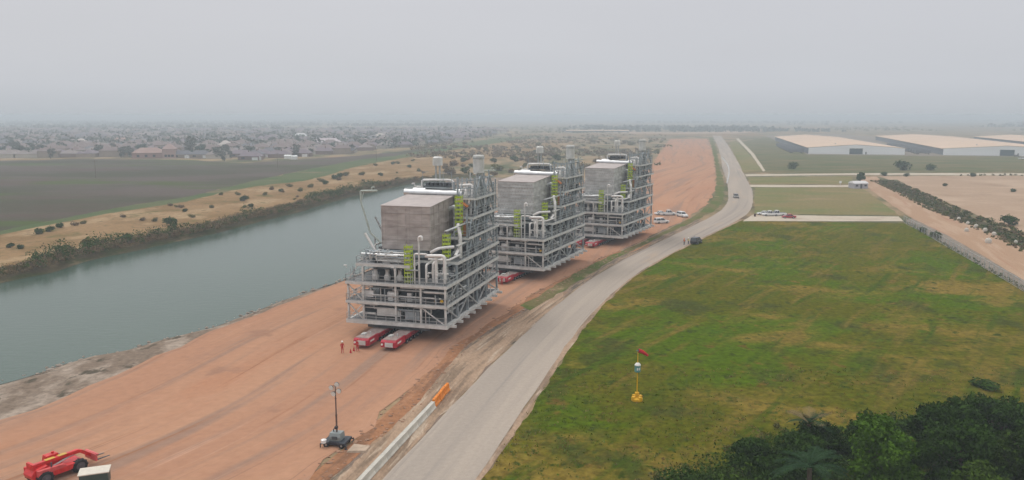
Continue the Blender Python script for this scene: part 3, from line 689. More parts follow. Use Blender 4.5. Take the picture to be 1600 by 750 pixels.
    P('railing', (lambda r: [r.beam((a, 17.3, 22.2), (a, 17.3, 24.6), .07) for a in (6.2, 9.9, 11.4)] and r.beam((6.2, 17.3, 24.5), (6.2, 20, 24.5), .07).beam((9.9, 17.3, 24.5), (11.4, 17.3, 24.5), .07).beam((11.4, 17.3, 23.4), (11.4, 20, 23.4), .07))(MB()), steel_bl)
    # tall stack group
    big = P('exhaust_stack', MB().lathe([(0.6, 24.2), (0.95, 24.5), (0.95, 27.3), (0.86, 27.45)], (15.5, 19.5, 0), 20), steel_lt)
    P('stack_band', MB().lathe([(0.98, 26.8), (1.02, 26.85), (1.02, 27.1), (0.98, 27.12)], (15.5, 19.5, 0), 20), steel, big)
    P('stack_leg', MB().tube([(15.2, 19.5, 20.6), (15.2, 19.5, 24.5)], 0.22, 8).tube([(15.9, 19.5, 20.6), (15.9, 19.5, 24.5)], 0.2, 8), steel)
    lat = MB()
    for y0, y1 in ((15.0, 17.2), (17.2, 19.4), (19.4, 21.8), (21.8, 25)):
        lat.beam((MW-.4, y0, 23.5), (MW-.4, y1, 21.0), .12); lat.beam((13.5, y0, 21), (13.5, y1, 23.4), .12)
    lat.beam((11.9, 17, 22.9), (16.2, 19.5, 23.4), .14); lat.beam((12, 17, 22.9), (16.3, 14.8, 23.6), .14)
    P('lattice', lat, steel_bl)
    for xx, yy, zt in ((16.4, 22.4, 24.8), (14.4, 23.2, 24.2), (16.5, 26, 23), (11.5, 22.5, 23.4)):
        P('vent_mast', MB().tube([(xx, yy, 17.6), (xx, yy, zt)], 0.12, 6), steel_bl)
    # sloping hoppers at the rear corner
    hop = MB(); hop.add([(13.8, 20.6, 19), (16.2, 20.6, 19), (16.2, 24.6, 19), (13.8, 24.6, 19), (14.6, 21.8, 23), (15.4, 21.8, 23), (15.4, 23.2, 23), (14.6, 23.2, 23)],
          [(0,3,2,1),(4,5,6,7),(0,1,5,4),(1,2,6,5),(2,3,7,6),(3,0,4,7)])
    P('hopper', hop, steel_lt)
    # ladders and stair towers, yellow green
    def tower(x, y, z0, z1, w_=1.0, d_=0.9):
        m_ = MB()
        for dx in (0, w_):
            for dy in (0, d_): m_.beam((x+dx, y+dy, z0), (x+dx, y+dy, z1), 0.09)
        n = int((z1-z0)/0.62)
        for k in range(n):
            z = z0+(k+.5)*(z1-z0)/n
            m_.box(x-.05, x+w_+.05, y-.05, y+.02, z-.13, z+.13); m_.box(x+w_-.02, x+w_+.05, y, y+d_, z-.13, z+.13)
            m_.box(x-.03, x+w_, y+d_-.05, y+d_, z-.1, z+.1)
        P('caged_ladder', m_, stairs_m)
    tower(9.7, 0.7, 8.8, 14.7, 0.95); tower(14.3, 5.0, 12.2, 16.0, 0.9); tower(14.0, 11.7, 14.7, 21.3, 0.95)
    for z in (19.2, 16.9):
        P('platform', MB().add([(13.9, 13.2, z+1.0), (15.4, 13.2, z), (15.4, 14.4, z), (13.9, 14.4, z+1.0), (13.9, 13.2, z+1.2), (15.4, 13.2, z+.2), (15.4, 14.4, z+.2), (13.9, 14.4, z+1.2)],
          [(0,3,2,1),(4,5,6,7),(0,1,5,4),(1,2,6,5),(2,3,7,6),(3,0,4,7)]), orange_m)
    P('platform', MB().box(14.9, 15.5, 12.9, 13.4, 14.6, 17.0), orange_m)
    # davit frame on the left rear
    dv = MB().pipe([(3.4, 6, 14.0), (1.6, 6, 15.6), (0.6, 6, 19.0), (0.2, 6, 20.2), (0.1, 6, 22.2), (3.0, 6, 22.3)], 0.16, 8, 0.3)
    dv.tube([(0.1, 6, 20.2), (0.7, 6, 22.2)], .07, 6); dv.tube([(2.1, 6, 22.3), (2.1, 6, 22.8), (2.5, 6, 22.9)], .14, 6)
    P('davit', dv, mat('pale_green_steel', (0.42, 0.47, 0.43), 0.5, 0.2, 0.15))
    P('brace', MB().beam((1.6, 8, 17.8), (3.6, 8, 14.0), .22), steel)
    P('pipe', MB().pipe([(1.2, 5.0, 15.6), (3.3, 4.8, 12.4), (3.9, 4.8, 11.6)], 0.2, 8), insul_w)
    # big white pipe loops in the front right corner
    for pts, r in (([(12.9, 1.2, 13.1), (16.0, 1.2, 13.25), (16.0, 1.2, 9.0)], .27), ([(14.6, 1.3, 13.0), (14.6, 1.3, 9.0)], .24), ([(13.9, 1.8, 9.0), (13.9, 1.8, 12.0), (14.5, 3.0, 12.2), (14.5, 6, 12.2)], .2),
                   ([(13.1, 1.0, 9.0), (13.1, 1.0, 11.8), (13.1, 4.5, 11.9)], .17), ([(12.9, 2.2, 10.3), (16.2, 2.2, 10.3)], .13), ([(13.0, 3.2, 13.3), (14.2, 3.2, 14.0), (16.0, 5.2, 14.0)], .24),
                   ([(12.9, 2.4, 12.4), (16.2, 2.4, 12.4), (16.2, 7.5, 12.4)], .16), ([(12.0, 0.9, 15.4), (12.0, 0.9, 16.0), (12.5, 0.9, 16.1), (12.5, .9, 15.5)], .2), ([(11.2, 1.0, 8.8), (11.2, 1.0, 13.4), (13.2, 1.0, 13.4)], .13),
                   ([(16.0, 8.3, 11.7), (16.0, 8.3, 15.4), (15.2, 9.6, 16.9)], .3), ([(15.3, 9.4, 12.9), (15.9, 7.2, 12.9), (15.9, 6.1, 12.4)], .26)):
        P('pipe', MB().pipe(pts, r, 10), insul_w)
    # dark process core on the lower decks
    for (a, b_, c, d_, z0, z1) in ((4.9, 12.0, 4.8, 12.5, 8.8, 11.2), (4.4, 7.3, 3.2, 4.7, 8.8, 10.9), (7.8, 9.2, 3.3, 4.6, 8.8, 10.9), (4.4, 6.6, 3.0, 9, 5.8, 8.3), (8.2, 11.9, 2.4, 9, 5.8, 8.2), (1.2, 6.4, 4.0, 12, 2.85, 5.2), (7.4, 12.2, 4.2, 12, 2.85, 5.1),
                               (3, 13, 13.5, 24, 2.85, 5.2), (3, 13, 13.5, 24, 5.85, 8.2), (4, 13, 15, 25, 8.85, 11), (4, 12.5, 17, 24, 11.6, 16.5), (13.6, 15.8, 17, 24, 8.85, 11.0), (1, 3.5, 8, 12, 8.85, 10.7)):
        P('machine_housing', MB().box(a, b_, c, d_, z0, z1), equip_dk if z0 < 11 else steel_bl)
    # white regulator vessels on the front of the third deck
    for x_ in (4.3, 6.3, 8.4):
        v_ = MB().lathe([(0.25, 8.78), (0.5, 9.0), (0.55, 9.5), (0.32, 9.9), (0.3, 10.4), (0.42, 10.55), (0.2, 10.8)], (x_, 1.9, 0), 12)
        P('vessel', v_, insul_w)
    P('cabinet', MB().box(2.3, 4.3, 0.9, 1.8, 6.3, 7.3), white_p); P('cabinet', MB().box(4.8, 8.6, 1.0, 2.2, 3.4, 4.6), steel_lt)
    P('cabinet', MB().box(6.7, 7.5, 1.1, 1.9, 5.8, 7.0), white_p); P('cabinet', MB().box(9.6, 11.9, 0.8, 1.8, 3.2, 4.4), steel_bl)
    P('pump', MB().tube([(6.6, 1.4, 6.9), (7.9, 1.4, 6.9)], .42, 12), insul_w)
    P('pipe', MB().pipe([(2.6, 0.9, 3.7), (4.6, 0.9, 3.7)], .18), insul_w)
    P('pipe', MB().pipe([(12.7, 0.9, 7.6), (15.2, 0.9, 7.6), (15.9, 1.6, 7.4)], .2), insul_w)
    for q in range(2): P('valve', MB().lathe([(.1, 0), (.28, .1), (.28, .35), (.1, .5)], (14.6+q*.9, 1.0, 6.0), 8), yellow_p)
    # scattered pipe runs and fittings, each one its own part
    def rp(x0, x1, y0, y1, z0, z1, n, rmin, rmax, mats):
        for _ in range(n):
            p = Vector((rng.uniform(x0, x1), rng.uniform(y0, y1), rng.uniform(z0, z1))); pts = [p]
            ax = rng.randrange(3)
            for k in range(rng.choice((1, 2, 3, 3))):
                q = pts[-1].copy(); lo, hi = ((x0, x1), (y0, y1), (z0, z1))[ax]
                q[ax] = rng.uniform(lo, hi)
                if abs(q[ax]-pts[-1][ax]) < 0.5: q[ax] = min(hi, pts[-1][ax]+0.8) if pts[-1][ax]+0.8 < hi else pts[-1][ax]-0.8
                pts.append(q); ax = (ax+rng.choice((1, 2))) % 3
            P('pipe', MB().pipe(pts, rng.uniform(rmin, rmax), 7), rng.choice(mats))
    mixm = [insul_w, steel, steel_lt, steel_bl, insul]
    rp(1.7, 10.5, 0.8, 4.8, 11.8, 13.4, 20, .07, .17, mixm)
    rp(0.4, 16.2, 0.7, 2.4, 5.9, 8.1, 8, .07, .15, mixm)
    rp(0.4, 16.2, 0.7, 2.6, 2.9, 5.0, 8, .07, .15, mixm)
    rp(15.0, 16.3, 1.0, 26, 2.9, 5.0, 6, .08, .2, mixm)
    rp(14.6, 16.3, 2.0, 26, 5.9, 8.1, 6, .08, .2, mixm)
    rp(13.0, 16.2, 3.0, 26, 8.9, 11.2, 8, .1, .24, mixm)
    rp(13.0, 16.2, 9.0, 26, 11.7, 20, 10, .1, .22, mixm)
    rp(0.3, 3.4, 5.5, 20, 11.6, 14.3, 8, .08, .2, mixm)
    rp(3.2, 16.0, 17.5, 25, 20.7, 23.0, 6, .08, .16, mixm)
    def eq(x0, x1, y0, y1, z, n, hmin, hmax, mats):
        for _ in range(n):
            x_ = rng.uniform(x0, x1); y_ = rng.uniform(y0, y1); h_ = rng.uniform(hmin, hmax); k = rng.random()
            if k < .45: P('cabinet', MB().cbox((x_, y_, z+h_/2), (rng.uniform(.4, 1.2), rng.uniform(.4, 1.0), h_)), rng.choice(mats))
            elif k < .75: r_ = rng.uniform(.2, .45); P('vessel', MB().lathe([(r_*.6, 0), (r_, .12), (r_, h_-.15), (r_*.5, h_)], (x_, y_, z), 10), rng.choice(mats))
            else:
                r_ = rng.uniform(.2, .4); P('drum', MB().tube([(x_-.7, y_, z+r_+.2), (x_+.7, y_, z+r_+.2)], r_, 10).cbox((x_, y_, z+.15), (.6, .4, .3)), rng.choice(mats))
    eqm = [steel, steel_lt, steel_bl, equip_dk, insul_w]
    eq(2.0, 9.4, 1.2, 4.8, 11.56, 14, .6, 1.5, eqm)
    eq(0.8, 15.8, 0.9, 2.2, 5.76, 6, .6, 1.6, eqm)
    eq(13, 16, 2, 26, 5.76, 8, .8, 1.9, eqm); eq(13, 16, 2, 26, 8.76, 10, .8, 1.9, eqm)
    eq(13.4, 16, 1, 26, 2.79, 8, .8, 1.9, [equip_dk, steel_bl, steel_dk]); eq(0.6, 3.2, 6, 26, 11.56, 6, .8, 1.8, eqm)
    eq(13.6, 16, 11.5, 26, 14.61, 7, .8, 2, eqm); eq(13.6, 16, 15, 26, 17.61, 6, .8, 2, eqm)
    for k in range(16):
        x_ = rng.uniform(11.2, 16.3); y_ = rng.uniform(15.2, 25.6); P('vent_pipe', MB().tube([(x_, y_, 17.6), (x_, y_, rng.uniform(21.5, 24.6))], rng.uniform(.07, .2), 7), rng.choice(mixm))
    for k in range(14):
        x_ = rng.uniform(.6, 3.4); y_ = rng.uniform(5.8, 22); P('vent_pipe', MB().tube([(x_, y_, 11.6), (x_, y_, rng.uniform(13.5, 17.5))], rng.uniform(.07, .18), 7), rng.choice(mixm))
    for k in range(12):
        z_ = rng.uniform(12, 20); P('panel', MB().box(MW-.7, MW-.55, (y_ := rng.uniform(15, 24)), y_+rng.uniform(.8, 2.2), z_, z_+rng.uniform(.8, 1.8)), rng.choice([steel_lt, steel_bl, steel, steel_dk]))
    for k in range(26):   # cable trays and conduits
        if k % 2: y_ = rng.uniform(1, 26); z_ = rng.choice((5.2, 8.2, 11.0, 14.0, 17.0)) ; L_ = rng.uniform(3, 8); P('cable_tray', MB().box(MW-rng.uniform(.5, 1.2), MW-.35, y_, min(26.8, y_+L_), z_-.12, z_), rng.choice([steel, steel_lt]))
        else: x_ = rng.uniform(.5, 11); z_ = rng.choice((5.2, 8.2, 11.0)); L_ = rng.uniform(2, 5); P('cable_tray', MB().box(x_, x_+L_, .45, .9, z_-.12, z_), rng.choice([steel, steel_lt]))
    for k in range(44):
        z_ = rng.choice((2.8, 5.8, 8.8)); x_ = rng.uniform(.5, 16.2) if k % 2 else MW-.5; y_ = .55 if k % 2 else rng.uniform(.6, 26.8)
        P('conduit', MB().tube([(x_, y_, z_), (x_, y_, z_+rng.uniform(1.4, 2.5))], rng.uniform(.035, .08), 6), rng.choice(mixm))
    for k in range(34):
        z_ = rng.choice((12.2, 13, 15, 16, 18, 19, 21, 22)); x_ = MW-rng.uniform(.4, 3); y_ = rng.uniform(11 if z_ < 18 else 15, 25)
        P('support_beam', MB().beam((x_, y_, z_), (x_ if k % 2 else max(13.3, x_-2), min(25.8, y_+rng.uniform(1, 4)) if k % 2 else y_, z_), .12), rng.choice([steel, steel_lt, steel_bl]))
    for k in range(30):
        x_, y_, z_ = (rng.uniform(1.8, 10), rng.uniform(.9, 4.5), 11.7) if k % 3 else (rng.uniform(12.6, 16), rng.uniform(1, 8), 8.9)
        P('valve', MB().lathe([(.08, 0), (.16, .1), (.16, .3), (.06, .4), (.06, .6), (.22, .62), (.22, .68)], (x_, y_, z_+rng.uniform(0, 1.2)), 8), rng.choice([insul_w, steel_lt, steel_bl]))
    for k, (x_, y_, z_) in enumerate(((.2, .3, 10.8), (8, .5, 10.8), (16.4, 6, 10.9), (16.4, 16, 10.9), (16.4, 24, 16.8), (2, 5.6, 13.6), (16.5, 15, 24.2))):
        P('lamp', MB().beam((x_, y_, z_), (x_, y_-.3, z_+.5), .06).cbox((x_, y_-.4, z_+.5), (.45, .25, .12)), white_p)
    # shift every mesh so the Empty stands at the middle of the footprint
    for ch in _children[R.name]: shift_rec(ch)
    return R
def shift_rec(o):
    if o.data: o.data.transform(Matrix.Translation((-MW/2, -ML/2, 0)))
    for c in _children.get(o.name, []): shift_rec(c)

mod_spots = []
for (px, py, ang) in ((698.7, 515.6, 74.4), (850, 424, 67.0), (973, 373, 64.0)):
    fr = gp(px, py, 2.2); a = math.radians(ang); V = Vector((math.cos(a), math.sin(a), 0)); U = Vector((-V.y, V.x, 0))
    c = fr + U*(MW/2) + V*(ML/2); mod_spots.append((c.x, c.y, a-PI/2, V, U))
M0 = make_module()
mlabels = ['nearest of the three steel process modules, with a brown-grey duct casing and caged yellow-green ladders',
           'middle steel process module, silver-grey casing, standing between the other two on the haul road',
           'farthest steel process module, beside the parked white cars on the dirt haul road']
for i, (x_, y_, rz, V, U) in enumerate(mod_spots):
    o = place(M0, i == 0, (x_, y_, 0), rz, mlabels[i])
    if i:
        for ch in _children[o.name]:
            if ch.name.startswith('duct_casing'):
                sp = MB()
                for r_ in range(9):
                    for q in range(13): sp.cbox((4.3+q*.63-MW/2+(.3 if r_ % 2 else 0), 5.13-ML/2, 13.7+r_*.72), (.24, .1, .16))
                o2 = sp.build('stud_pattern', casing_top, ch)
                for c2 in [ch] + _children.get(ch.name, []):
                    if 'roof' in c2.name or 'stud' in c2.name: continue
                    c2.material_slots[0].link = 'OBJECT'; c2.material_slots[0].material = casing2
        
# ------------------------------------------------------------------ self-propelled trailers
def make_spmt():
    R = empty('transporter', (0, 0, 0), 0, None, 'transporter', 'red transporters under the modules')
    hw = 1.2
    b = MB()   # long platform made of coupled sections
    for k in range(4):
        y0 = -2.0+k*8.1; b.box(-hw, hw, y0, y0+7.95, 0.85, 1.42); b.box(-.35, .35, y0+7.95, y0+8.1, .95, 1.3)
    pf = b.build('platform', red_m, R)
    d = MB()
    for k in range(4):
        y0 = -2.0+k*8.1; d.box(-hw+.12, hw-.12, y0+.1, y0+7.85, 1.42, 1.5)
    d.build('deck_plate', dust_m, pf)
    g = MB()
    for k in range(4):
        for j in range(5): y = -1.6+k*8.1+j*1.5; g.box(-hw-.03, -hw, y, y+.9, .98, 1.3); g.box(hw, hw+.03, y, y+.9, .98, 1.3)
    g.build('side_panel', mat('dark_red_panel', (0.25, 0.01, 0.02), 0.5), pf)
    w_ = None
    for y in np.arange(-1.3, 30, 1.4):
        for x in (-.75, .75):
            if w_ is None:
                m_ = MB().tube([(-.34, 0, 0), (-.1, 0, 0)], .38, 12).tube([(.1, 0, 0), (.34, 0, 0)], .38, 12); w_ = m_.build('wheel', rubber, R); w_.location = (x, y, .38)
                h_ = MB().tube([(-.36, 0, 0), (.36, 0, 0)], .17, 8); h_.build('rim', rim_m, w_); a_ = MB().beam((0, 0, .1), (0, .2, .6), .18); a_.build('axle_arm', red_m, w_)
            else: c = copy_tree(w_, R); c.location = (x, float(y), .38)
    # power pack hanging at the front end
    p = MB(); p.prism([(-5.9, .55), (-5.9, 1.35), (-5.6, 1.6), (-2.3, 1.6), (-2.3, .55)], -hw, hw)
    pp = p.build('power_pack', red_m, R, bevel=.05)
    MB().box(-hw+.15, hw-.15, -5.5, -2.5, 1.6, 1.66).build('top_cover', dust_m, pp)
    MB().box(-.5, .75, -5.97, -5.9, .65, 1.3).build('radiator', steel_lt, pp)
    for x in (-.95, ): MB().tube([(x, -5.93, 1.0), (x, -5.99, 1.0)], .16, 12).build('headlight', lamp_w, pp)
    MB().tube([(.4, -3.4, 1.66), (.4, -3.4, 2.05)], .12, 8).box(-.8, -.2, -4.2, -3.3, 1.66, 1.85).build('exhaust', steel_lt, pp)
    MB().box(-hw-.02, -hw+.2, -4.9, -4.2, 1.0, 1.3).box(hw-.2, hw+.03, -5.2, -3.9, 1.0, 1.25).build('vent_grille', lamp_w, pp)
    return R
SP = make_spmt(); first = True
wh = ('nearest', 'middle', 'farthest')
for i, (x_, y_, rz, V, U) in enumerate(mod_spots):
    for s_, lx in ((0, 5.35), (1, 9.7)):
        p = Vector((x_, y_, 0)) + V*(-ML/2) - U*(lx-MW/2)
        place(SP, first, (p.x, p.y, 0), rz, 'red low transporter under the %s module, its %s' % (wh[i], ('river-side line of wheels', 'road-side line of wheels')[s_])); first = False

# ------------------------------------------------------------------ people
def figure_mesh(pose=0):
    """one continuous standing body grown from a skeleton"""
    J = {'pel': (0,0,.95,.13), 'bel': (0,0,1.12,.125), 'che': (0,.0,1.33,.15), 'nek': (0,0,1.50,.065), 'hd0': (0,-.01,1.60,.085), 'hd1': (0,-.015,1.70,.095), 'hd2': (0,0,1.77,.06),
         'hl': (.09,0,.90,.10), 'kl': (.11,-.02,.50,.065), 'al': (.12,.02,.09,.045), 'fl': (.13,-.14,.04,.04),
         'hr': (-.09,0,.90,.10), 'kr': (-.12,-.05,.50,.065), 'ar': (-.14,.0,.09,.045), 'fr': (-.16,-.16,.04,.04),
         'sl': (.19,0,1.42,.065), 'el': (.27,.02,1.15,.045), 'wl': (.29,-.10,.92,.032), 'gl': (.29,-.14,.84,.036),
         'sr': (-.19,0,1.42,.065), 'er': (-.28,.03,1.15,.045), 'wr': (-.25,-.16,1.0,.032), 'gr': (-.23,-.24,.98,.036)}
    if pose == 1:
        J['er'] = (-.36,-.1,1.2,.045); J['wr'] = (-.42,-.32,1.22,.032); J['gr'] = (-.43,-.41,1.24,.036); J['kl'] = (.10,-.14,.52,.065); J['al'] = (.10,-.18,.10,.045); J['fl'] = (.11,-.34,.05,.04)
    E_ = [('pel','bel'),('bel','che'),('che','nek'),('nek','hd0'),('hd0','hd1'),('hd1','hd2'),('pel','hl'),('hl','kl'),('kl','al'),('al','fl'),('pel','hr'),('hr','kr'),('kr','ar'),('ar','fr'),
          ('che','sl'),('sl','el'),('el','wl'),('wl','gl'),('che','sr'),('sr','er'),('er','wr'),('wr','gr')]
    ks = list(J); me = bpy.data.meshes.new('body'); me.from_pydata([J[k][:3] for k in ks], [(ks.index(a), ks.index(b)) for a, b in E_], [])
    o = bpy.data.objects.new('tmp_body', me); C.objects.link(o)
    o.modifiers.new('skin', 'SKIN'); s2 = o.modifiers.new('sub', 'SUBSURF'); s2.levels = 1; s2.render_levels = 1
    for k, d in zip(ks, me.skin_vertices[0].data): d.radius = (J[k][3], J[k][3]); d.use_root = (k == 'pel')
    dg = bpy.context.evaluated_depsgraph_get(); m2 = bpy.data.meshes.new_from_object(o.evaluated_get(dg))
    bpy.data.objects.remove(o); m2.name = 'body'
    return m2
def person(x, y, rz, pose, cloth, helmet, label, vest=None):
    R = empty('person', (x, y, 0), rz, label, 'person')
    m2 = figure_mesh(pose); m2.materials.clear(); m2.materials.append(cloth); m2.materials.append(skin_m)
    for p in m2.polygons:
        c = p.center; p.material_index = 1 if c.z > 1.5 or (abs(c.x) > .2 and c.z < 1.3 and c.y < -.11 and c.z > .75 and pose == 0) else 0; p.use_smooth = True
    o = bpy.data.objects.new('body', m2); C.objects.link(o); reg(o, R)
    MB().lathe([(.165, 1.70), (.17, 1.72), (.135, 1.78), (.115, 1.85), (.05, 1.89)], (0, -.01, 0), 12).build('helmet', helmet, R)
    if vest: MB().lathe([(.185, 1.05), (.19, 1.2), (.195, 1.38), (.12, 1.47)], (0, 0, 0), 12).build('vest', vest, R)
cov_red = mat('red_coverall', (0.45, 0.03, 0.03), 0.9); cov_blue = mat('dark_trousers', (0.06, 0.06, 0.09), 0.9); white_h = mat('white_helmet', (0.8, 0.78, 0.74), 0.35)
yel_h = mat('yellow_vest', (0.70, 0.62, 0.18), 0.8)
p = gp(535, 552); person(p.x, p.y, 0.5, 0, cov_red, white_h, 'person in red coveralls and a white helmet standing in front of the nearest transporter')
p = gp(784, 446); person(p.x, p.y, 0.2, 1, cov_red, mat('red_helmet', (.5, .02, .02), .4), 'person in red with a red helmet walking beside the rear of the nearest module')
p = gp(561, 548.5); person(p.x-.2, p.y-.2, 1.0, 1, cov_red, mat('red_helmet', (.5, .02, .02), .4), 'person in red reaching out at the front of the left red power pack')
p = gp(1069, 383); person(p.x, p.y, -0.4, 0, cov_blue, hiviz, 'person in an orange safety vest standing on the paved road behind the black car', hiviz)
p = gp(1075.5, 382); person(p.x, p.y, 0.6, 0, cov_blue, white_h, 'person in a pale yellow vest standing right next to the black car', yel_h)
# small red traffic cones next to the front worker
cn = None
for i, (px, py) in enumerate(((548, 552), (553, 549))):
    p = gp(px, py)
    if cn is None:
        cn = empty('traffic_cone', p, 0, 'small red traffic cone on the dirt beside the worker in a white helmet', 'traffic cone', 'cones near the worker')
        MB().lathe([(.16, .04), (.1, .35), (.03, .7)], (0,0,0), 12).build('cone', cloth_red, cn); MB().cbox((0,0,.02), (.42,.42,.04)).build('base', rubber, cn)
    else: place(cn, False, p, 0.3)

# ------------------------------------------------------------------ light tower
def light_tower():
    p = gp(527, 695); R = empty('light_tower', p, math.radians(-12), 'mobile light tower with four lamps on a brown mast over a grey engine box', 'light tower')
    ch = MB(); ch.box(-1.15, 1.15, -.78, .78, .28, .62); ch.box(-1.2, -.5, -1.0, 1.0, .45, .66); ch.box(.5, 1.25, -1.0, 1.0, .45, .66)
    c = ch.build('chassis', equip_dk, R, bevel=.03)
    b = MB(); b.prism([(-.55, .5), (-.62, 1.05), (-.45, 1.45), (.45, 1.45), (.62, 1.05), (.55, .5)], -.62, .62)
    bd = b.build('engine_box', mat('grey_engine_box', (.24, .27, .27), .5, .1), R, bevel=.04)
    MB().box(-.3, .3, -.66, -.6, .85, 1.15).build('access_door', steel_dk, bd)
    MB().tube([(-.35, 0, 1.45), (-.35, 0, 1.75)], .06, 8).build('exhaust', steel_dk, bd)
    for x in (-.85, .85):
        for y in (-.8, .8):
            w_ = MB().tube([(x, y-.11, .3), (x, y+.11, .3)], .3, 14).build('wheel', rubber, R); MB().tube([(x, y-.13, .3), (x, y+.13, .3)], .12, 10).build('rim', rim_m, w_)
    for x, y in ((-1.2, -1.0), (1.25, -.95), (1.2, .95), (-1.2, .95)):
        MB().beam((x*.85, y*.7, .42), (x*1.15, y*1.1, .42), .1).beam((x*1.15, y*1.1, .05), (x*1.15, y*1.1, .5), .08).cbox((x*1.15, y*1.1, .03), (.3, .3, .05)).build('outrigger', equip_dk, R)
    MB().lathe([(.12, 0), (.3, .1), (.3, .42), (.1, .5)], (-1.05, -.95, .45), 12).build('reel', white_p, R)
    for k, (z0, z1, r) in enumerate(((1.4, 3.3, .10), (3.3, 5.1, .075), (5.1, 6.5, .055))):
        m_ = MB().tube([(0, 0, z0), (0, 0, z1)], r, 8); m_.lathe([(r+.03, z1-.08), (r+.04, z1)], (0,0,0), 8); m_.build('mast', mast_m, R)
    MB().cbox((-.05, 0, 1.9), (.3, .3, .25)).build('winch', equip_dk, R)
    cb = MB().beam((0, 0, 5.7), (0, 0, 6.7), .07).beam((-.42, 0, 6.35), (.42, .1, 6.6), .06).beam((-.3, -.05, 5.75), (.45, 0, 6.0), .06)
    cb.build('crossarm', mast_m, R)
    for x, z in ((-.42, 6.25), (.22, 6.65), (.42, 5.95), (-.2, 5.6)):
        L_ = MB().tube([(x, .12, z+.03), (x, -.02, z), (x, -.12, z-.03)], [.12, .24, .27], 12).build('floodlight', steel_dk, R)
        MB().tube([(x, -.125, z-.03), (x, -.16, z-.04)], .25, 12).build('lens', lamp_w, L_)
light_tower()
# pale slab by the ditch
p = gp(560, 703); o = MB().add([(-1.1,-.8,0),(1.0,-.9,0),(1.2,.7,0),(-.7,1.0,0),(-1.0,-.7,.22),(.9,-.8,.28),(1.1,.6,.2),(-.6,.9,.3)], [(0,3,2,1),(4,5,6,7),(0,1,5,4),(1,2,6,5),(2,3,7,6),(3,0,4,7)]).build('concrete_slab', mat('dusty_concrete', (.42,.32,.24), .9, 0, .2, 2, .3))
o.location = p; tag(o, 'dusty tan slab lying by the ditch beside the light tower', 'slab')

# ------------------------------------------------------------------ barriers
def jersey(name, L, m, parent=None, h=.82):
    pr_ = [(-.40, 0), (-.40, .1), (-.27, .3), (-.22, h), (.22, h), (.27, .3), (.40, .1), (.40, 0)]
    mb = MB().prism(pr_, -L/2, L/2); return mb.build(name, m, parent)
A = gp(561, 762); Bp = gp(677, 637); d = (Bp-A).normalized(); n = int((Bp-A).length/3.0); rz = math.atan2(d.y, d.x)
cb = empty('concrete_barrier', A, rz, 'pale concrete road barrier in the row between ditch and paved road', 'barrier', 'row of concrete barriers beside the paved road')
jersey('barrier_body', 2.97, conc_b, cb, .78); MB().box(-.9, -.5, -.405, .405, 0.0, .06).box(.5, .9, -.405, .405, 0, .06).build('drain_slot', steel_dk, cb)
MB().box(-1.47, 1.47, -.225, .225, .78, .792).build('worn_top', conc, cb)
ORD = ['first', 'second', 'third', 'fourth', 'fifth', 'sixth', 'seventh', 'eighth', 'ninth', 'tenth']
for k in range(-1, n): place(cb, k == -1, Bp - d*(1.5+3.0*(n-1-k)), rz+random.Random(k).uniform(-.01, .01), 'pale concrete road barrier, %s counted from the orange plastic ones' % ORD[n-1-k])
ob = None; B2 = gp(701, 608); d2 = (B2-Bp).normalized(); rz2 = math.atan2(d2.y, d2.x)
for k in range(3):
    q = Bp + d2*(1.1+2.05*k)
    if ob is None:
        ob = empty('plastic_barrier', q, rz2, None, 'barrier', 'orange plastic barriers at the end of the concrete row')
        pr_ = [(-.32, 0), (-.32, .18), (-.2, .4), (-.16, 1.0), (.16, 1.0), (.2, .4), (.32, .18), (.32, 0)]
        MB().prism(pr_, -.98, .98).build('barrier_body', orange_p, ob, bevel=.04)
        MB().lathe([(.1, 1.0), (.1, 1.06)], (-.5, 0, 0), 8).lathe([(.1, 1.0), (.1, 1.06)], (.5, 0, 0), 8).build('filler_cap', orange_p, ob)
        MB().box(-.99, .99, -.21, -.17, .6, .66).build('rib', orange_p, ob)
    o = place(ob, k == 0, q, rz2 + (0, .05, -.04)[k], ['orange plastic barrier touching the last concrete barrier', 'orange plastic barrier in the middle of three', 'orange plastic barrier farthest from the concrete barriers'][k])
# far white barriers between road and verge
A = gp(1128, 247); Bq = gp(1136, 286); d = (Bq-A); n = 34; cb3 = None
for k in range(n):
    q = A + d*(k/(n-1)) + Vector((math.sin(k/(n-1)*PI)*3.0, 0, 0))
    rz3 = math.atan2(d.y, d.x)
    if cb3 is None:
        cb3 = jersey('concrete_barrier', 3.0, white_p, None, .95); tag(cb3, 'small white concrete barrier along the far bend of the paved road', 'barrier', 'far white barriers along the paved road'); cb3.location = q; cb3.rotation_euler = (0, 0, rz3)
    else: place(cb3, False, q, rz3)

# ------------------------------------------------------------------ wind sock post
p = gp(995, 626); R = empty('wind_sock_post', p, 0.15, 'yellow post with teal drum and red wind sock on a yellow block base', 'wind sock')
MB().lathe([(.68, 0), (.70, .08), (.70, .32), (.5, .42), (.34, .46)], (0,0,0), 10).build('base', yellow_p, R)
for a in range(4): MB().cbox((.52*math.cos(a*PI/2+.4), .52*math.sin(a*PI/2+.4), .45), (.4, .32, .3), a*PI/2+.4).build('weight', yellow_p, R)
MB().cbox((0, 0, .75), (.42, .42, .62)).build('battery_box', yellow_p, R)
MB().tube([(0, 0, .5), (0, 0, 6.2)], [.075, .05], 8).build('pole', yellow_p, R)
dr = MB().lathe([(.30, 3.6), (.36, 3.68), (.36, 4.45), (.30, 4.5)], (0,0,0), 16).build('drum', teal_p, R)
MB().lathe([(.37, 4.42), (.37, 4.52), (.2, 4.72), (.05, 4.76)], (0,0,0), 16).build('cap', white_h, dr)
for a in (-1.9, -1.2): MB().cbox((.36*math.cos(a), .36*math.sin(a), 4.05), (.03, .16, .3), a).build('panel', white_h, dr)
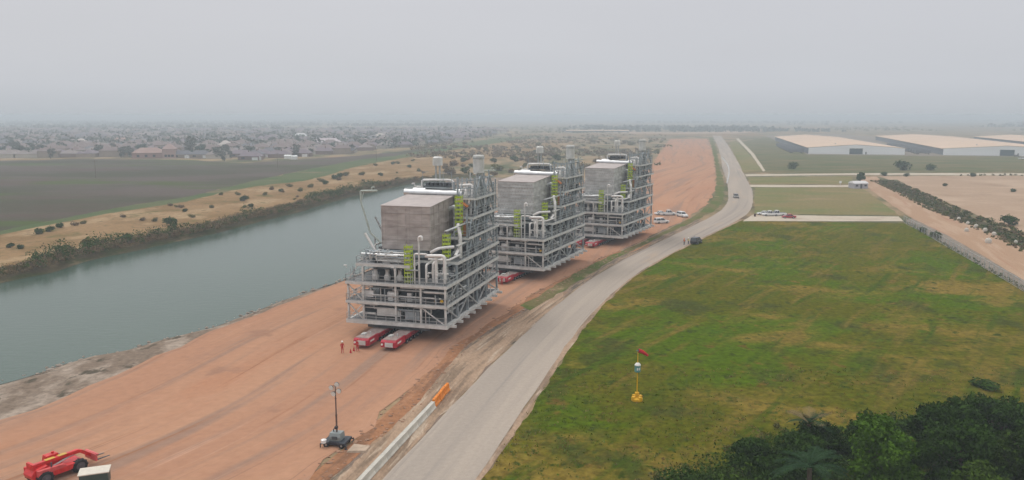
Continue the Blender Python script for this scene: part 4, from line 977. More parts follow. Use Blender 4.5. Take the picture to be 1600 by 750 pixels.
ws = MB().tube([(.05, 0, 6.25), (.5, -.05, 6.1), (.95, -.08, 5.8), (1.2, -.1, 5.6)], [.26, .23, .18, .14], 12, caps=False).build('sock', cloth_red, R)
MB().tube([(0, 0, 6.1), (.05, 0, 6.4)], .05, 6).lathe([(.27, -.02), (.27, .02)], (.04, 0, 6.25), 12).build('swivel', steel_dk, R)

# ------------------------------------------------------------------ red telehandler at the lower left
def telehandler():
    a = gp(52, 757); b_ = gp(130, 728); d = (b_-a).normalized(); rz = math.atan2(d.y, d.x)
    c = a.lerp(b_, .48); R = empty('telehandler', c, rz, 'bright red wheeled loader machine with a raised boom on the dirt', 'telehandler')
    # local x forward
    ch = MB().prism([(-2.6, .75), (-2.75, 1.2), (-2.4, 1.75), (-1.2, 1.9), (-.9, 1.35), (2.1, 1.25), (2.3, .8), (1.9, .6), (-2.0, .6)], -.75, .75, 'y')
    ch.build('chassis', red_br, R, bevel=.06)
    MB().box(-2.5, -1.2, .75, 1.12, .75, 1.75).box(-1.0, 1.2, -1.15, -.75, .65, 1.3).build('side_box', red_br, R, bevel=.08)
    e = MB().prism([(-2.3, 1.1), (-2.3, 1.75), (.1, 1.6), (.5, 1.2), (.5, .8), (-2.2, .8)], -1.14, -.752, 'y').build('engine_hood', mat('faded_red_paint', (.58, .08, .08), .4, 0, .25), R, bevel=.06)
    MB().tube([(-1.0, -1.0, 1.7), (-1.0, -1.0, 2.2)], .07, 8).build('exhaust', steel_dk, e)
    cab = MB().add([(-.9,.2,1.2),(.75,.2,1.2),(.75,1.1,1.2),(-.9,1.1,1.2),(-.75,.28,2.4),(.35,.28,2.4),(.35,1.0,2.4),(-.75,1.0,2.4)], [(0,3,2,1),(4,5,6,7),(0,1,5,4),(1,2,6,5),(2,3,7,6),(3,0,4,7)]).build('cab', red_br, R, bevel=.05)
    MB().box(-.5, .2, 1.02, 1.12, 1.55, 2.2).box(.5, .62, .35, .95, 1.5, 2.1).build('window', glass_d, cab)
    MB().tube([(0, .6, 2.4), (0, .6, 2.6)], .12, 8).build('beacon', red_br, cab)
    bm_ = MB().prism([(-2.5, 1.85), (-2.5, 2.2), (2.0, 2.2), (2.5, 1.95), (2.5, 1.7), (1.9, 1.8)], -.28, .12, 'y').build('boom', red_br, R, bevel=.04)
    MB().beam((2.3, -.08, 1.85), (3.3, -.08, .95), .34).build('boom_head', red_br, bm_)
    MB().box(.1, .9, -.3, .14, 2.19, 2.23).box(-1.1, -.2, -.3, .14, 2.19, 2.23).build('stripe', mat('ochre_stripe', (.55, .33, .04), .5), bm_)
    MB().tube([(-.4, -.1, 1.3), (1.6, -.1, 1.8)], .1, 8).build('lift_cylinder', steel_lt, R)
    MB().box(-2.45, -2.2, -.6, .6, 1.6, 2.35).build('boom_pivot', red_br, R)
    at = MB().box(3.2, 3.4, -1.0, .9, .5, 1.3).box(3.3, 3.5, -1.1, 1.0, 1.2, 1.35).build('carriage', mat('light_red_paint', (.62, .10, .10), .4, 0, .2), R, bevel=.03)
    for y in (-.55, .45): MB().prism([(3.4, 1.2), (3.5, 1.2), (3.5, .5), (4.9, .42), (4.9, .38), (3.4, .38)], y-.07, y+.07, 'y').build('fork', steel_dk, R)
    for x in (-1.65, 1.6):
        for y in (-1.0, 1.0):
            pf = [(-.26, .45), (-.26, .64), (-.18, .72), (.18, .72), (.26, .64), (.26, .45)]
            n = 20; vs_ = []; fs_ = []
            for i_, (w__, r_) in enumerate(pf):
                for j in range(n): vs_.append((x+r_*math.cos(2*PI*j/n), y+w__, .72+r_*math.sin(2*PI*j/n)))
            for i_ in range(len(pf)-1):
                for j in range(n): fs_.append((i_*n+j, i_*n+(j+1)%n, (i_+1)*n+(j+1)%n, (i_+1)*n+j))
            t_ = MB().add(vs_, fs_, True)
            for j in range(n):
                a_ = 2*PI*j/n; t_.cbox((x+.72*math.cos(a_), y+(.1 if j % 2 else -.1), .72+.72*math.sin(a_)), (.08, .26, .08))
            wl = t_.build('wheel', rubber, R)
            MB().tube([(x, y-.2, .72), (x, y+.2, .72)], .46, 16).tube([(x, y-.27, .72), (x, y+.27, .72)], .16, 10).build('rim', mat('dark_rim', (.10, .09, .10), .6), wl)
    MB().tube([(1.6, -.9, .72), (1.6, .9, .72)], .16, 8).tube([(-1.65, -.9, .72), (-1.65, .9, .72)], .16, 8).build('axle', steel_dk, R)
telehandler()
bpy.data.objects['telehandler'].scale = (1, 1, .88)
# pale-topped equipment trailer by the telehandler, cut by the frame
p = gp(150, 764); R = empty('generator_trailer', p, math.radians(20), 'pale roofed box trailer beside the red telehandler', 'trailer')
MB().box(-1.2, 1.2, -.75, .75, .55, 1.75).build('body', mat('dark_green_paint', (.04, .07, .06), .5), R, bevel=.04)
MB().box(-1.3, 1.3, -.85, .85, 1.75, 1.86).build('roof', mat('pale_roof_panel', (.60, .55, .47), .5), R, bevel=.03)
for y in (-.82, .82): MB().tube([(0, y-.1, .34), (0, y+.1, .34)], .34, 14).build('wheel', rubber, R)
MB().beam((1.2, 0, .5), (2.2, 0, .45), .12).beam((2.1, 0, 0), (2.1, 0, .5), .07).build('drawbar', steel_dk, R)

# ------------------------------------------------------------------ cars
def car(kind, paint, loc, rz, label, group=None, extra=None):
    R = empty({'suv': 'suv', 'pickup': 'pickup_truck', 'sedan': 'car'}[kind], loc, rz, label, {'suv': 'suv', 'pickup': 'pickup', 'sedan': 'car'}[kind], group)
    L, W_, H_ = {'suv': (4.9, 1.95, 1.85), 'pickup': (5.7, 2.0, 1.9), 'sedan': (4.6, 1.8, 1.45)}[kind]; h = L/2
    lo, mid = .32, (1.08 if kind != 'sedan' else .88)
    # lower body lofted from cross sections with slightly tucked ends
    secs = [(-h, .82, lo+.12, mid-.12), (-h+.12, .95, lo, mid-.02), (-h*.5, 1, lo, mid), (0, 1, lo, mid), (h*.42, 1, lo, mid), (h*.8, .98, lo, mid-.10), (h-.1, .92, lo, mid-.2), (h, .78, lo+.12, mid-.35)]
    vs_ = []; fs_ = []
    for x, k, z0, z1 in secs:
        y = W_/2*k; vs_ += [(x, -y*.93, z0), (x, -y, z0+.2), (x, -y, z1-.15), (x, -y*.9, z1), (x, y*.9, z1), (x, y, z1-.15), (x, y, z0+.2), (x, y*.93, z0)]
    for i in range(len(secs)-1):
        for j in range(8): fs_.append((i*8+j, i*8+(j+1)%8, (i+1)*8+(j+1)%8, (i+1)*8+j))
    fs_ += [tuple(range(8)), tuple(range(len(vs_)-8, len(vs_)))[::-1]]
    b = MB().add(vs_, fs_)
    body = b.build('body', paint, R)
    if kind == 'suv': x0, x1, t0, t1 = -h+.1, h*.42, -h+.35, h*.12
    elif kind == 'pickup': x0, x1, t0, t1 = -.45, h*.52, -.25, h*.28
    else: x0, x1, t0, t1 = -h*.62, h*.45, -h*.35, h*.12
    def cabin(i_, zt, zb=mid-.01):
        yb = W_/2*.9-i_; yt = W_/2*.76-i_
        return [(x0, -yb, zb), (x1, -yb, zb), (x1, yb, zb), (x0, yb, zb), (t0, -yt, zt), (t1, -yt, zt), (t1, yt, zt), (t0, yt, zt)]
    q = [(0,3,2,1),(4,5,6,7),(0,1,5,4),(1,2,6,5),(2,3,7,6),(3,0,4,7)]
    g = MB().add(cabin(0.0, H_-.10), q).build('window', glass_d, R)
    yt = W_/2*.78
    rf = MB().add([(t0-.03, -yt, H_-.10), (t1+.05, -yt, H_-.10), (t1+.05, yt, H_-.10), (t0-.03, yt, H_-.10), (t0+.1, -yt*.9, H_), (t1-.1, -yt*.9, H_), (t1-.1, yt*.9, H_), (t0+.1, yt*.9, H_)], q)
    yb = W_/2*.9+.01
    for s_ in (-1, 1):
        for xb, xt in ((x0, t0), (x1, t1), ((x0+x1)/2, (t0+t1)/2)): rf.beam((xb, s_*yb, mid-.02), (xt, s_*(yt-.01), H_-.08), .09)
    rf.build('roof', paint, R)
    if kind == 'pickup': MB().box(-h+.2, -.6, -W_/2*.78, W_/2*.78, mid-.0, mid+.012).build('cargo_bed', steel_dk, R)
    for x in (-h*.58, h*.62):
        for y in (-1, 1):
            wl = MB().tube([(x, y*(W_/2-.22), .36), (x, y*(W_/2+.01), .36)], .36, 14).build('wheel', rubber, R)
            MB().tube([(x, y*(W_/2-.2), .36), (x, y*(W_/2+.03), .36)], .2, 10).build('rim', rim_m, wl)
    for y in (-1, 1):
        MB().cbox((h-.07, y*W_*.32, mid-.38), (.1, .34, .16)).build('headlight', lamp_w, R)
        MB().cbox((-h+.06, y*W_*.37, mid-.25), (.08, .16, .22)).build('tail_light', maroon_p, R)
    return R
def cz(px, py): return gp(px, py)
g_ = 'cars parked by the haul road'
car('suv', black_p, cz(1088, 380.5), math.radians(58), 'black car parked on the edge of the paved road')
car('suv', white_p, cz(1033.5, 349), math.radians(20), 'white car parked closest to the farthest module, dark windscreen', g_)
car('pickup', white_p, cz(1043.5, 336.5), math.radians(5), 'white pickup parked behind the white car with the dark windscreen', g_)
car('sedan', white_p, cz(1033, 336), math.radians(12), 'white car half hidden by the farthest module and a pickup', g_)
car('suv', white_p, cz(1066, 339), math.radians(-70), 'white car parked alone on the dirt apart from the other three', g_)
car('suv', grey_p, cz(1150, 309.5), math.radians(-100), 'small grey-brown car driving along the paved road')
car('sedan', white_p, cz(1193, 336), math.radians(170), 'white car at the front of the row on the side road verge', 'vehicles on the side road')
car('pickup', white_p, cz(1204, 337.5), math.radians(178), 'white pickup truck in the middle of the row on the side road', 'vehicles on the side road')
car('pickup', white_p, cz(1215, 337), math.radians(175), 'white pickup truck right in front of the red car', 'vehicles on the side road')
car('sedan', maroon_p, cz(1232.5, 341), math.radians(172), 'dark red car at the tail of the row on the side road', 'vehicles on the side road')
# small dark drum at the junction
p = gp(1179.5, 338.5); R = empty('marker_drum', p, 0, 'small dark drum standing at the side road junction', 'drum')
MB().lathe([(.34, 0), (.38, .1), (.34, .5), (.38, .9), (.28, 1.05)], (0,0,0), 12).build('drum', mat('brown_drum', (.06, .03, .02), .6), R); MB().lathe([(.5, 0), (.5, .06)], (0,0,0), 12).build('base', rubber, R)

# ------------------------------------------------------------------ bulk bags along the dirt track
bg_ = None
for i, (px, py, s_) in enumerate(((1498,344,1), (1512,351,1), (1525,356,1.1), (1539,362,1.1), (1553,368,1.05), (1510,362,1.1), (1544,380,1.4), (1587,380,.8))):
    p = gp(px, py)
    if bg_ is None:
        bg_ = empty('bulk_bag', p, 0, None, 'bulk bag', 'white bulk bags along the dirt track')
        MB().lathe([(.4, 0), (.62, .12), (.68, .5), (.62, .95), (.45, 1.15), (.15, 1.22)], (0,0,0), 12).build('bag', mat('white_woven_bag', (.56, .52, .46), .9, 0, .15, 3, .4), bg_)
        MB().tube([(-.4, 0, 1.1), (-.2, 0, 1.45), (.2, 0, 1.45), (.4, 0, 1.1)], .05, 6).build('lifting_strap', mat('grey_strap', (.4, .38, .36), .9), bg_)
        o = bg_
    else: o = place(bg_, False, p, i*.7)
    s_ *= .85; o.scale = (s_, s_, s_*.95)
    o['label'] = {5: 'white bulk bag standing on the dirt track away from the row', 6: 'biggest white bulk bag, out on the dirt track', 7: 'small white bulk bag lying in the dark scrub strip'}.get(i, ['white bulk bag farthest from the camera in the row of five at the scrub edge', 'white bulk bag second from the far end of the row at the scrub edge', 'middle white bulk bag of the row of five at the scrub edge', 'white bulk bag fourth from the far end of the row at the scrub edge', 'white bulk bag nearest to the camera in the row of five at the scrub edge'][min(i, 4)])

# ------------------------------------------------------------------ hut, tank and posts at the end of the side road
p = gp(1341, 294); R = empty('site_hut', p, .2, 'low white and grey site hut beside the dirt track', 'hut')
wl = MB().box(-3.6, 3.6, -2.2, 2.2, 0, 2.4).build('wall', mat('pale_hut_wall', (.42, .40, .43), .7), R)
MB().add([(-3.9,-2.5,2.4),(3.9,-2.5,2.4),(3.9,2.5,2.4),(-3.9,2.5,2.4),(-3.6,0,3.5),(3.6,0,3.5)], [(0,3,2,1),(0,1,5,4),(2,3,4,5),(1,2,5),(3,0,4)]).build('roof', mat('white_hut_roof', (.62, .60, .60), .5), R)
MB().box(-.5, .5, -2.26, -2.2, 0, 2.05).build('door', steel_dk, wl)
for x in (-2.3, 2.3): MB().box(x-.6, x+.6, -2.25, -2.2, 1.0, 1.8).build('window', glass_d, wl)
p = gp(1330, 293); R = empty('water_tank', p, 0, 'grey rounded tank standing left of the site hut', 'tank')
MB().lathe([(1.2, .2), (1.3, .4), (1.3, 2.4), (.9, 2.9), (.2, 3.05)], (0,0,0), 18).build('tank', mat('tank_grey', (.40, .40, .45), .5), R); MB().lathe([(1.35, 0), (1.35, .2)], (0,0,0), 18).build('base', conc, R)
p = gp(1313, 289.5); R = empty('marker_post', p, 0, 'white block on a short post left of the grey tank', 'marker post')
MB().tube([(0,0,0), (0,0,1.0)], .12, 8).build('post', steel, R); MB().cbox((0, 0, 1.6), (1.0, .5, 1.1)).build('panel', white_p, R, bevel=.05)

# ------------------------------------------------------------------ chain-link fence by the green field
fp_ = [gp(1412, 347), gp(1440, 363), gp(1500, 397.5), gp(1560, 432), gp(1600, 456), gp(1680, 505)]
R = empty('wire_fence', fp_[0], 0, 'long grey wire fence between the green field and the dirt track', 'fence')
def wire_mat():
    m = bpy.data.materials.new('chain_link'); m.use_nodes = True; t = m.node_tree; b = t.nodes['Principled BSDF']
    b.inputs['Base Color'].default_value = (.30, .29, .28, 1); b.inputs['Metallic'].default_value = .3; b.inputs['Roughness'].default_value = .6
    return m
wm = wire_mat(); o0 = fp_[0]
mesh_ = MB(); railm = MB(); post = None; acc = 0
pts = []
for a, c in zip(fp_, fp_[1:]):
    L = (c-a).length; n = max(1, round(L/3.2))
    for k in range(n): pts.append(a.lerp(c, k/n)-o0)
pts.append(fp_[-1]-o0)
for k, q in enumerate(pts):
    if post is None: post = MB().tube([(0,0,0), (0,0,2.1)], .06, 6).build('post', steel, R); post.location = q
    elif k < 95:
        c = post.copy(); C.objects.link(c); reg(c, R); c.location = q
for a, c in zip(pts, pts[1:]):
    for z in (2.0, .1): railm.beam((a.x, a.y, z), (c.x, c.y, z), .05)
    L = (c-a).length; n = int(L/.8); d = (c-a)/L
    for k in range(n+4):
        s0 = k*.8; s1 = s0-1.9; A0 = max(0, min(L, s0)); B0 = max(0, min(L, s1))
        if s0-s1 < .1: continue
        za = .1+(s0-A0); zb = 2.0-(B0-s1)
        if za < 2 and zb > .1:
            p0 = a+d*A0; p1 = a+d*B0; mesh_.beam((p0.x, p0.y, za), (p1.x, p1.y, zb), .018)
            p2 = a+d*(L-A0); p3 = a+d*(L-B0); mesh_.beam((p2.x, p2.y, za), (p3.x, p3.y, zb), .018)
railm.build('top_rail', steel, R); mesh_.build('wire_mesh', wm, R)

# ------------------------------------------------------------------ warehouses
def warehouse(A, width, L, dirv, label, eave=5.8, ridge=8.6, door=True):
    """A: front left ground corner; dirv: unit vector of the long side"""
    rz = math.atan2(dirv[1], dirv[0])-PI/2; V = Vector((dirv[0], dirv[1], 0)).normalized(); U = Vector((V.y, -V.x, 0))
    R = empty('warehouse', Vector((A[0], A[1], 0))+U*width/2, rz, label, 'warehouse', 'long warehouses beyond the meadow'); h = width/2
    f = MB().add([(-h,0,0),(h,0,0),(h,0,eave),(0,0,ridge),(-h,0,eave),(-h,.6,0),(h,.6,0),(h,.6,eave),(0,.6,ridge),(-h,.6,eave)], [(0,1,2,3,4),(9,8,7,6,5),(0,5,6,1),(1,6,7,2),(4,9,5,0)])
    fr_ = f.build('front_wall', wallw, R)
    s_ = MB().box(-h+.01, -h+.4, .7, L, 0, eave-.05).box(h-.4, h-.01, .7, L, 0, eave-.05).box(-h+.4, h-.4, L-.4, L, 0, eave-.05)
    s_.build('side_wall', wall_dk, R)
    r = MB(); r.add([(-h-1,.7,eave),(0,.7,ridge+.05),(h+1,.7,eave),(-h-1,L,eave),(0,L,ridge+.05),(h+1,L,eave),(-h-1,.7,eave-.3),(h+1,.7,eave-.3),(-h-1,L,eave-.3),(h+1,L,eave-.3)],
        [(0,1,4,3),(1,2,5,4),(6,0,3,8),(2,7,9,5),(0,6,7,2,1),(3,4,5,9,8)]); rf = r.build('roof', roof_tan, R)
    MB().add([(-h-1.05,-.1,eave-.2),(0,-.1,ridge-.1),(h+1.05,-.1,eave-.2),(h+1.05,-.1,eave+.15),(0,-.1,ridge+.25),(-h-1.05,-.1,eave+.15),(-h-1.05,.72,eave-.2),(0,.72,ridge-.1),(h+1.05,.72,eave-.2),(h+1.05,.72,eave+.15),(0,.72,ridge+.25),(-h-1.05,.72,eave+.15)],
             [(0,1,4,5),(1,2,3,4),(5,4,10,11),(4,3,9,10),(0,6,7,1),(1,7,8,2)]).build('trim', mat('tan_trim', (.50, .40, .30), .6), rf)
    d = MB().box(-5.4, 5.4, -.15, -.003, 0, 5.2).build('door', door_dk, R); MB().box(-5.7, -5.4, -.3, -.01, 0, 5.5).box(5.4, 5.7, -.3, -.01, 0, 5.5).box(-5.7, 5.7, -.3, -.01, 5.2, 5.5).build('frame', steel_lt, d)
    MB().box(7.8, 8.8, -.1, -.003, 0, 2.3).build('door', steel_dk, R)
    n = int(L/9)
    for k in range(min(n, 45)):
        y = 4+k*9
        if k == 0: dk = MB().box(-h-.06, -h, 0, 4, .9, 4.2).build('dock_door', steel_lt if k % 3 else wall_dk, R); dk.location = (0, y, 0)
        else: c = dk.copy(); C.objects.link(c); reg(c, R); c.location = (0, y, 0)
    for k in range(3): 
        v_ = MB().lathe([(.5, 0), (.5, .8), (.8, .9), (.3, 1.3)], (0, 0, 0), 10).build('roof_vent', steel, rf); v_.location = (-h*.3+k*8, 40+k*95, ridge-1.2)
    return R, V, U
dirw = Vector((0.24, 0.97, 0)).normalized()
a1 = gp(1263, 240.5); a2 = gp(1473.5, 242.5)
warehouse(a1, 80, 400, dirw, 'pale warehouse with a dusty tan roof, nearest to the paved road')
dir2 = Vector((0.302, 0.953, 0)).normalized()
warehouse(a2, 98, 470, dir2, 'pale warehouse with a dusty tan roof, middle one of three, dark door in its end')
warehouse((508, 700), 90, 440, dir2, 'farthest right warehouse, half hidden behind the middle one')
# lorry trailers parked between the warehouses
tr = None; U = Vector((dirw.y, -dirw.x, 0)); rng = random.Random(4)
for i in range(26):
    base = a1 if i < 12 else a2
    k = i if i < 12 else i-12
    p = base - U*(9 if i < 12 else 14) + (dirw if i < 12 else dir2)*(14+k*14 + rng.uniform(-1.5, 1.5))
    if tr is None:
        tr = empty('box_trailer', p, 0, None, 'trailer'); MB().box(-6.5, 6.5, -1.25, 1.25, 1.2, 3.9).build('body', mat('trailer_grey', (.13, .14, .16), .6, 0, .2, .3), tr)
        for x in (-5, -3.8, 4.6): MB().tube([(x, -1.2, .5), (x, 1.2, .5)], .5, 10).build('wheel', rubber, tr)
        o = tr
    else: o = place(tr, False, p, 0)
    o.location = p; o.rotation_euler = (0, 0, math.atan2(dirw.y, dirw.x)-PI/2)
    o['label'] = 'dark box trailer parked along the side of the first warehouse' if i < 12 else 'dark box trailer parked in the yard between the two nearer warehouses'
    o['group'] = 'trailers beside the first warehouse' if i < 12 else 'trailers in the yard between warehouses'
# parked cars right of the middle warehouse
car('suv', grey_p, gp(1588, 245), .3, 'dark vehicle parked before the corner of the middle warehouse'); car('pickup', white_p, gp(1597, 249), .1, 'white pickup near the corner of the middle warehouse')
# long low pale sheds near the horizon
for i, (px0, px1, py) in enumerate(((884, 981, 206.5),)):
    a = gp(px0, py); b_ = gp(px1, py); L = (b_-a).length
    R = empty('long_shed', a.lerp(b_, .5), 0, ['long low pale shed on the horizon behind the modules', 'short pale shed near the far end of the dirt haul road', 'long pale shed on the horizon above the warehouses'][i], 'shed')
    MB().box(-L/2, L/2, -15, 15, 0, 3.2).build('wall', wall_dk, R); MB().add([(-L/2-1,-16,3.2),(L/2+1,-16,3.2),(L/2+1,16,3.2),(-L/2-1,16,3.2),(-L/2-1,0,4.8),(L/2+1,0,4.8)], [(0,3,2,1),(0,1,5,4),(2,3,4,5),(1,2,5),(3,0,4)]).build('roof', roof_tan, R)
    for k in range(5): MB().box(-L/2*.8+k*L*.18, -L/2*.8+k*L*.18+6, -15.1, -15.003, 0, 2.8).build('door', door_dk, R)

# ------------------------------------------------------------------ vegetation
def leaf_cloud(clumps, n, size, seed, flat=0.35):
    """n leaf faces spread through ellipsoid clumps (x, y, z, rx, ry, rz); most lie near the clump's skin"""
    r = np.random.default_rng(seed); cl = np.array(clumps, float)
    vol = (cl[:, 3]*cl[:, 4]*cl[:, 5])**(2/3); idx = r.choice(len(cl), n, p=vol/vol.sum())
    d = r.normal(size=(n, 3)); d /= np.linalg.norm(d, axis=1)[:, None]
    rad = r.uniform(0.55, 1.08, n)**0.6
    p = cl[idx, :3] + d*cl[idx, 3:]*rad[:, None]*(1+0.15*r.normal(size=(n, 1)))
    nrm = d*0.7 + r.normal(size=(n, 3))*0.6; nrm /= np.linalg.norm(nrm, axis=1)[:, None]
    a = np.cross(nrm, r.normal(size=(n, 3))); a /= np.linalg.norm(a, axis=1)[:, None]; b = np.cross(nrm, a)
    s_ = size*r.uniform(.6, 1.4, n)[:, None]
    v = np.empty((n*4, 3)); v[0::4] = p-a*s_; v[1::4] = p-b*s_*.55; v[2::4] = p+a*s_; v[3::4] = p+b*s_*.55
    return v
def leaf_obj(name, v, m, parent=None, minz=None):
    if minz is not None: v[:, 2] = np.maximum(v[:, 2], minz)
    n = len(v)//4; me = bpy.data.meshes.new(name)
    me.vertices.add(n*4); me.vertices.foreach_set('co', v.ravel()); me.loops.add(n*4); me.loops.foreach_set('vertex_index', np.arange(n*4))
    me.polygons.add(n); me.polygons.foreach_set('loop_start', np.arange(0, n*4, 4)); me.polygons.foreach_set('loop_total', np.full(n, 4)); me.update()
    me.validate(); me.materials.append(m); o = bpy.data.objects.new(name, me); C.objects.link(o); reg(o, parent); return o
lf_dark = leaf_mat('dark_foliage', (.010, .024, .005), (.040, .080, .014), .5)
lf_bright = leaf_mat('bright_foliage', (.018, .050, .004), (.070, .14, .012), .7)
lf_mid = leaf_mat('mid_green_foliage', (.016, .036, .005), (.055, .095, .014), .5)
lf_olive = leaf_mat('olive_scrub_foliage', (.045, .050, .014), (.15, .14, .045), .2)
lf_brown = leaf_mat('dry_brush_foliage', (.075, .052, .028), (.20, .14, .075), .2)
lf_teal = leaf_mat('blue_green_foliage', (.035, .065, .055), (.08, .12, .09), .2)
lf_town = leaf_mat('far_tree_foliage', (.06, .078, .068), (.115, .13, .105), .01, .3)  # pale greyish green: some of the distance haze is put into the colour
lf_palm = leaf_mat('palm_foliage', (.010, .028, .014), (.04, .08, .036), .5)
lf_dead = leaf_mat('dead_frond', (.09, .07, .035), (.22, .17, .09), .5)

def tree_proto(h, rw, seed, m, nleaf, lsize, name='tree', nclump=14, base=.25, q0=.28, q1=.5):
    rng = random.Random(seed); R = empty(name, (0, 0, 0))
    tb = MB(); tb.tube([(0, 0, -.1), (rng.uniform(-.1, .1), .05, h*.3), (rng.uniform(-.2, .2), 0, h*.6)], [h*.035, h*.025, h*.012], 8)
    cl = []
    for k in range(nclump):
        a = rng.uniform(0, 2*PI); zz = rng.uniform(base, .92); rr = rw*(1-abs(zz-.5)*1.1)*rng.uniform(.25, .98)
        x, y, z = rr*math.cos(a), rr*math.sin(a), h*zz
        q = rw*rng.uniform(q0, q1); cl.append((x, y, z, q, q, q*.75))
        tb.tube([(0, 0, h*rng.uniform(.2, .5)), (x*.5, y*.5, z*.75), (x, y, z)], [h*.014, h*.008, h*.003], 5, caps=False)
    cl.append((0, 0, h*.55, rw*.6, rw*.6, h*.3))
    tb.build('trunk', bark, R)
    leaf_obj('crown', leaf_cloud(cl, nleaf, lsize, seed), m, R, .05)
    return R
# lower right thicket, each tree its own
near_trees = [  # ground x, y, height, radius, material, label
    (33.5, 68.5, 6.9, 3.7, lf_bright, 'bright green round-crowned tree at the front of the dark thicket', 16000),
    (43.5, 76.0, 5.8, 4.0, lf_dark, 'dark bushy tree rising right behind the bright green tree', 14000),
    (50.5, 79.5, 4.7, 4.0, lf_dark, 'low wide dark tree in the middle of the back row of the thicket', 13000),
    (58.0, 80.5, 4.9, 4.4, lf_dark, 'dark bushy tree at the right end of the thicket', 13000),
    (40.5, 68.5, 6.8, 3.8, lf_dark, 'dark tree touching the right side of the bright green tree', 12000),
    (47.8, 70.0, 6.0, 4.0, lf_mid, 'medium green tree in front of the dark crowns on the right', 12000),
    (54.5, 71.5, 7.0, 4.2, lf_dark, 'very dark tree at the lower right corner', 12000),
    (27.6, 72.0, 4.4, 2.6, lf_dark, 'low dark bush left of the bright green tree', 7000),
    (23.2, 73.5, 3.0, 2.2, lf_dark, 'low dark bush at the left end of the thicket, next to the palms', 5000),
    (36.5, 77.5, 3.6, 3.0, lf_dark, 'dark shrub behind the top of the bright green tree', 6000),
    (30.6, 75.5, 3.6, 2.8, lf_dark, 'dark rounded bush just behind the palm with dried fronds', 6000),
    (24.6, 69.5, 2.6, 2.6, lf_dark, 'low dark bush at the bottom edge left of the blue-green palm', 6000),
    (19.6, 67.0, 2.2, 2.4, lf_mid, 'leftmost low bush of the thicket at the bottom edge', 5000),
    (62.5, 76.0, 6.2, 4.6, lf_dark, 'dark tree cut by the right edge of the picture', 12000),
    (46.5, 65.0, 6.2, 3.6, lf_dark, 'dark tree at the bottom edge right of the bright green tree', 11000),
    (39.0, 63.0, 5.0, 2.8, lf_mid, 'medium green tree at the bottom edge touching the bright green tree', 8000),
    (54.0, 65.0, 6.0, 3.6, lf_mid, 'medium green tree in the bottom right corner', 9000)]
for i, (x, y, h, r_, m_, lab, n) in enumerate(near_trees):
    o = tree_proto(h, r_, 100+i, m_, n, .17, 'tree', 44, .10, .15, .34); o.location = (x, y, 0); o['label'] = lab; o['category'] = 'tree' if h > 4.5 else 'bush'
def palm(x, y, h, nf, L, label, dead=0, seed=0):
    rng = random.Random(seed); R = empty('palm_tree', (x, y, 0), 0, label, 'palm')
    MB().tube([(0, 0, -.1), (.05, 0, h*.5), (0, .05, h)], [.28, .22, .2], 10).build('trunk', bark, R)
    for k in range(nf+dead):
        a = k*2.399+rng.uniform(-.2, .2); isd = k >= nf; up = rng.uniform(.2, 1.1) if not isd else rng.uniform(.6, 1.2); pts = []; up *= 1.15
        for s_ in np.linspace(0, 1, 9):
            rr = L*s_*math.cos(up*(1-s_*.4)); zz = h+L*(math.sin(up)*s_-(.55 if not isd else .35)*s_*s_); pts.append(Vector((rr*math.cos(a), rr*math.sin(a), max(.1, zz))))
        mb = MB().tube(pts, [.04]*8+[.01], 4, caps=False); side = Vector((-math.sin(a), math.cos(a), 0))
        for q in range(22):
            t_ = .15+.85*q/22; i_ = min(7, int(t_*8)); p0 = pts[i_].lerp(pts[i_+1], t_*8-i_); ll = .85*math.sin(PI*min(1, t_*.9+.08))+.1
            fw = (pts[i_+1]-pts[i_]).normalized()
            for s2 in (-1, 1):
                tip = p0+side*s2*ll*.7+fw*ll*.6+Vector((0, 0, (.25-.5*t_)*ll)); mb.add([p0-fw*.028, p0+fw*.028, tip+fw*.008, tip-fw*.008], [(0, 1, 2, 3)])
        f = mb.build('frond', lf_dead if isd else lf_palm, R)
        if isd: f['label'] = 'dry straw-coloured frond'
palm(26.2, 66.5, 3.4, 15, 3.4, 'dark blue-green palm at the bottom edge left of the bright green tree', 0, 1)
palm(29.6, 76.0, 3.6, 9, 2.6, 'palm with pale dried fronds behind the dark blue-green palm', 6, 2)
palm(46.0, 62.5, 3.0, 12, 3.0, 'small palm among the dark trees of the lower right corner', 0, 3)

def brush(name, pts, hmin, hmax, m, per, lsize, seed, kind='stuff', wide=1.0):
    rng = random.Random(seed); V_ = []
    for i, (x, y) in enumerate(pts):
        h = rng.uniform(hmin, hmax); r_ = h*rng.uniform(.5, .9)*wide
        V_.append(leaf_cloud([(x, y, h*.45, r_, r_, h*.5), (x+r_*.5, y+r_*.3, h*.35, r_*.7, r_*.7, h*.4)], per, lsize*rng.uniform(.8, 1.2), seed*1000+i))
    o = leaf_obj(name, np.concatenate(V_), m, None); return tag(o, kind=kind)
def along(pts, step, spread, seed, lo=None):
    """points scattered in a band on one side of a polyline"""
    rng = random.Random(seed); o = []
    for a, b_ in zip(pts, pts[1:]):
        a = Vector(a[:2]); b_ = Vector(b_[:2]); L = (b_-a).length; d = (b_-a)/max(L, 1e-6); nn = Vector((-d.y, d.x))
        for k in range(int(L/step)+1):
            q = a+d*(k*step+rng.uniform(-.5, .5)*step)+nn*rng.uniform(*spread); o.append((q.x, q.y))
    return o
fw = [(p.x, p.y) for p in far_w]
brush('bank_brush', along(fw, .9, (1.6, 7.0), 1), .9, 2.2, lf_brown, 60, .22, 11)
brush('bank_brush', along(fw[1:], 2.2, (0.5, 6.0), 2), 1.0, 2.2, lf_mid, 60, .22, 12)
brush('bank_brush', along(fw, 1.0, (-.3, 3.0), 4), .5, 1.3, lf_brown, 50, .2, 14)
rng = random.Random(5)
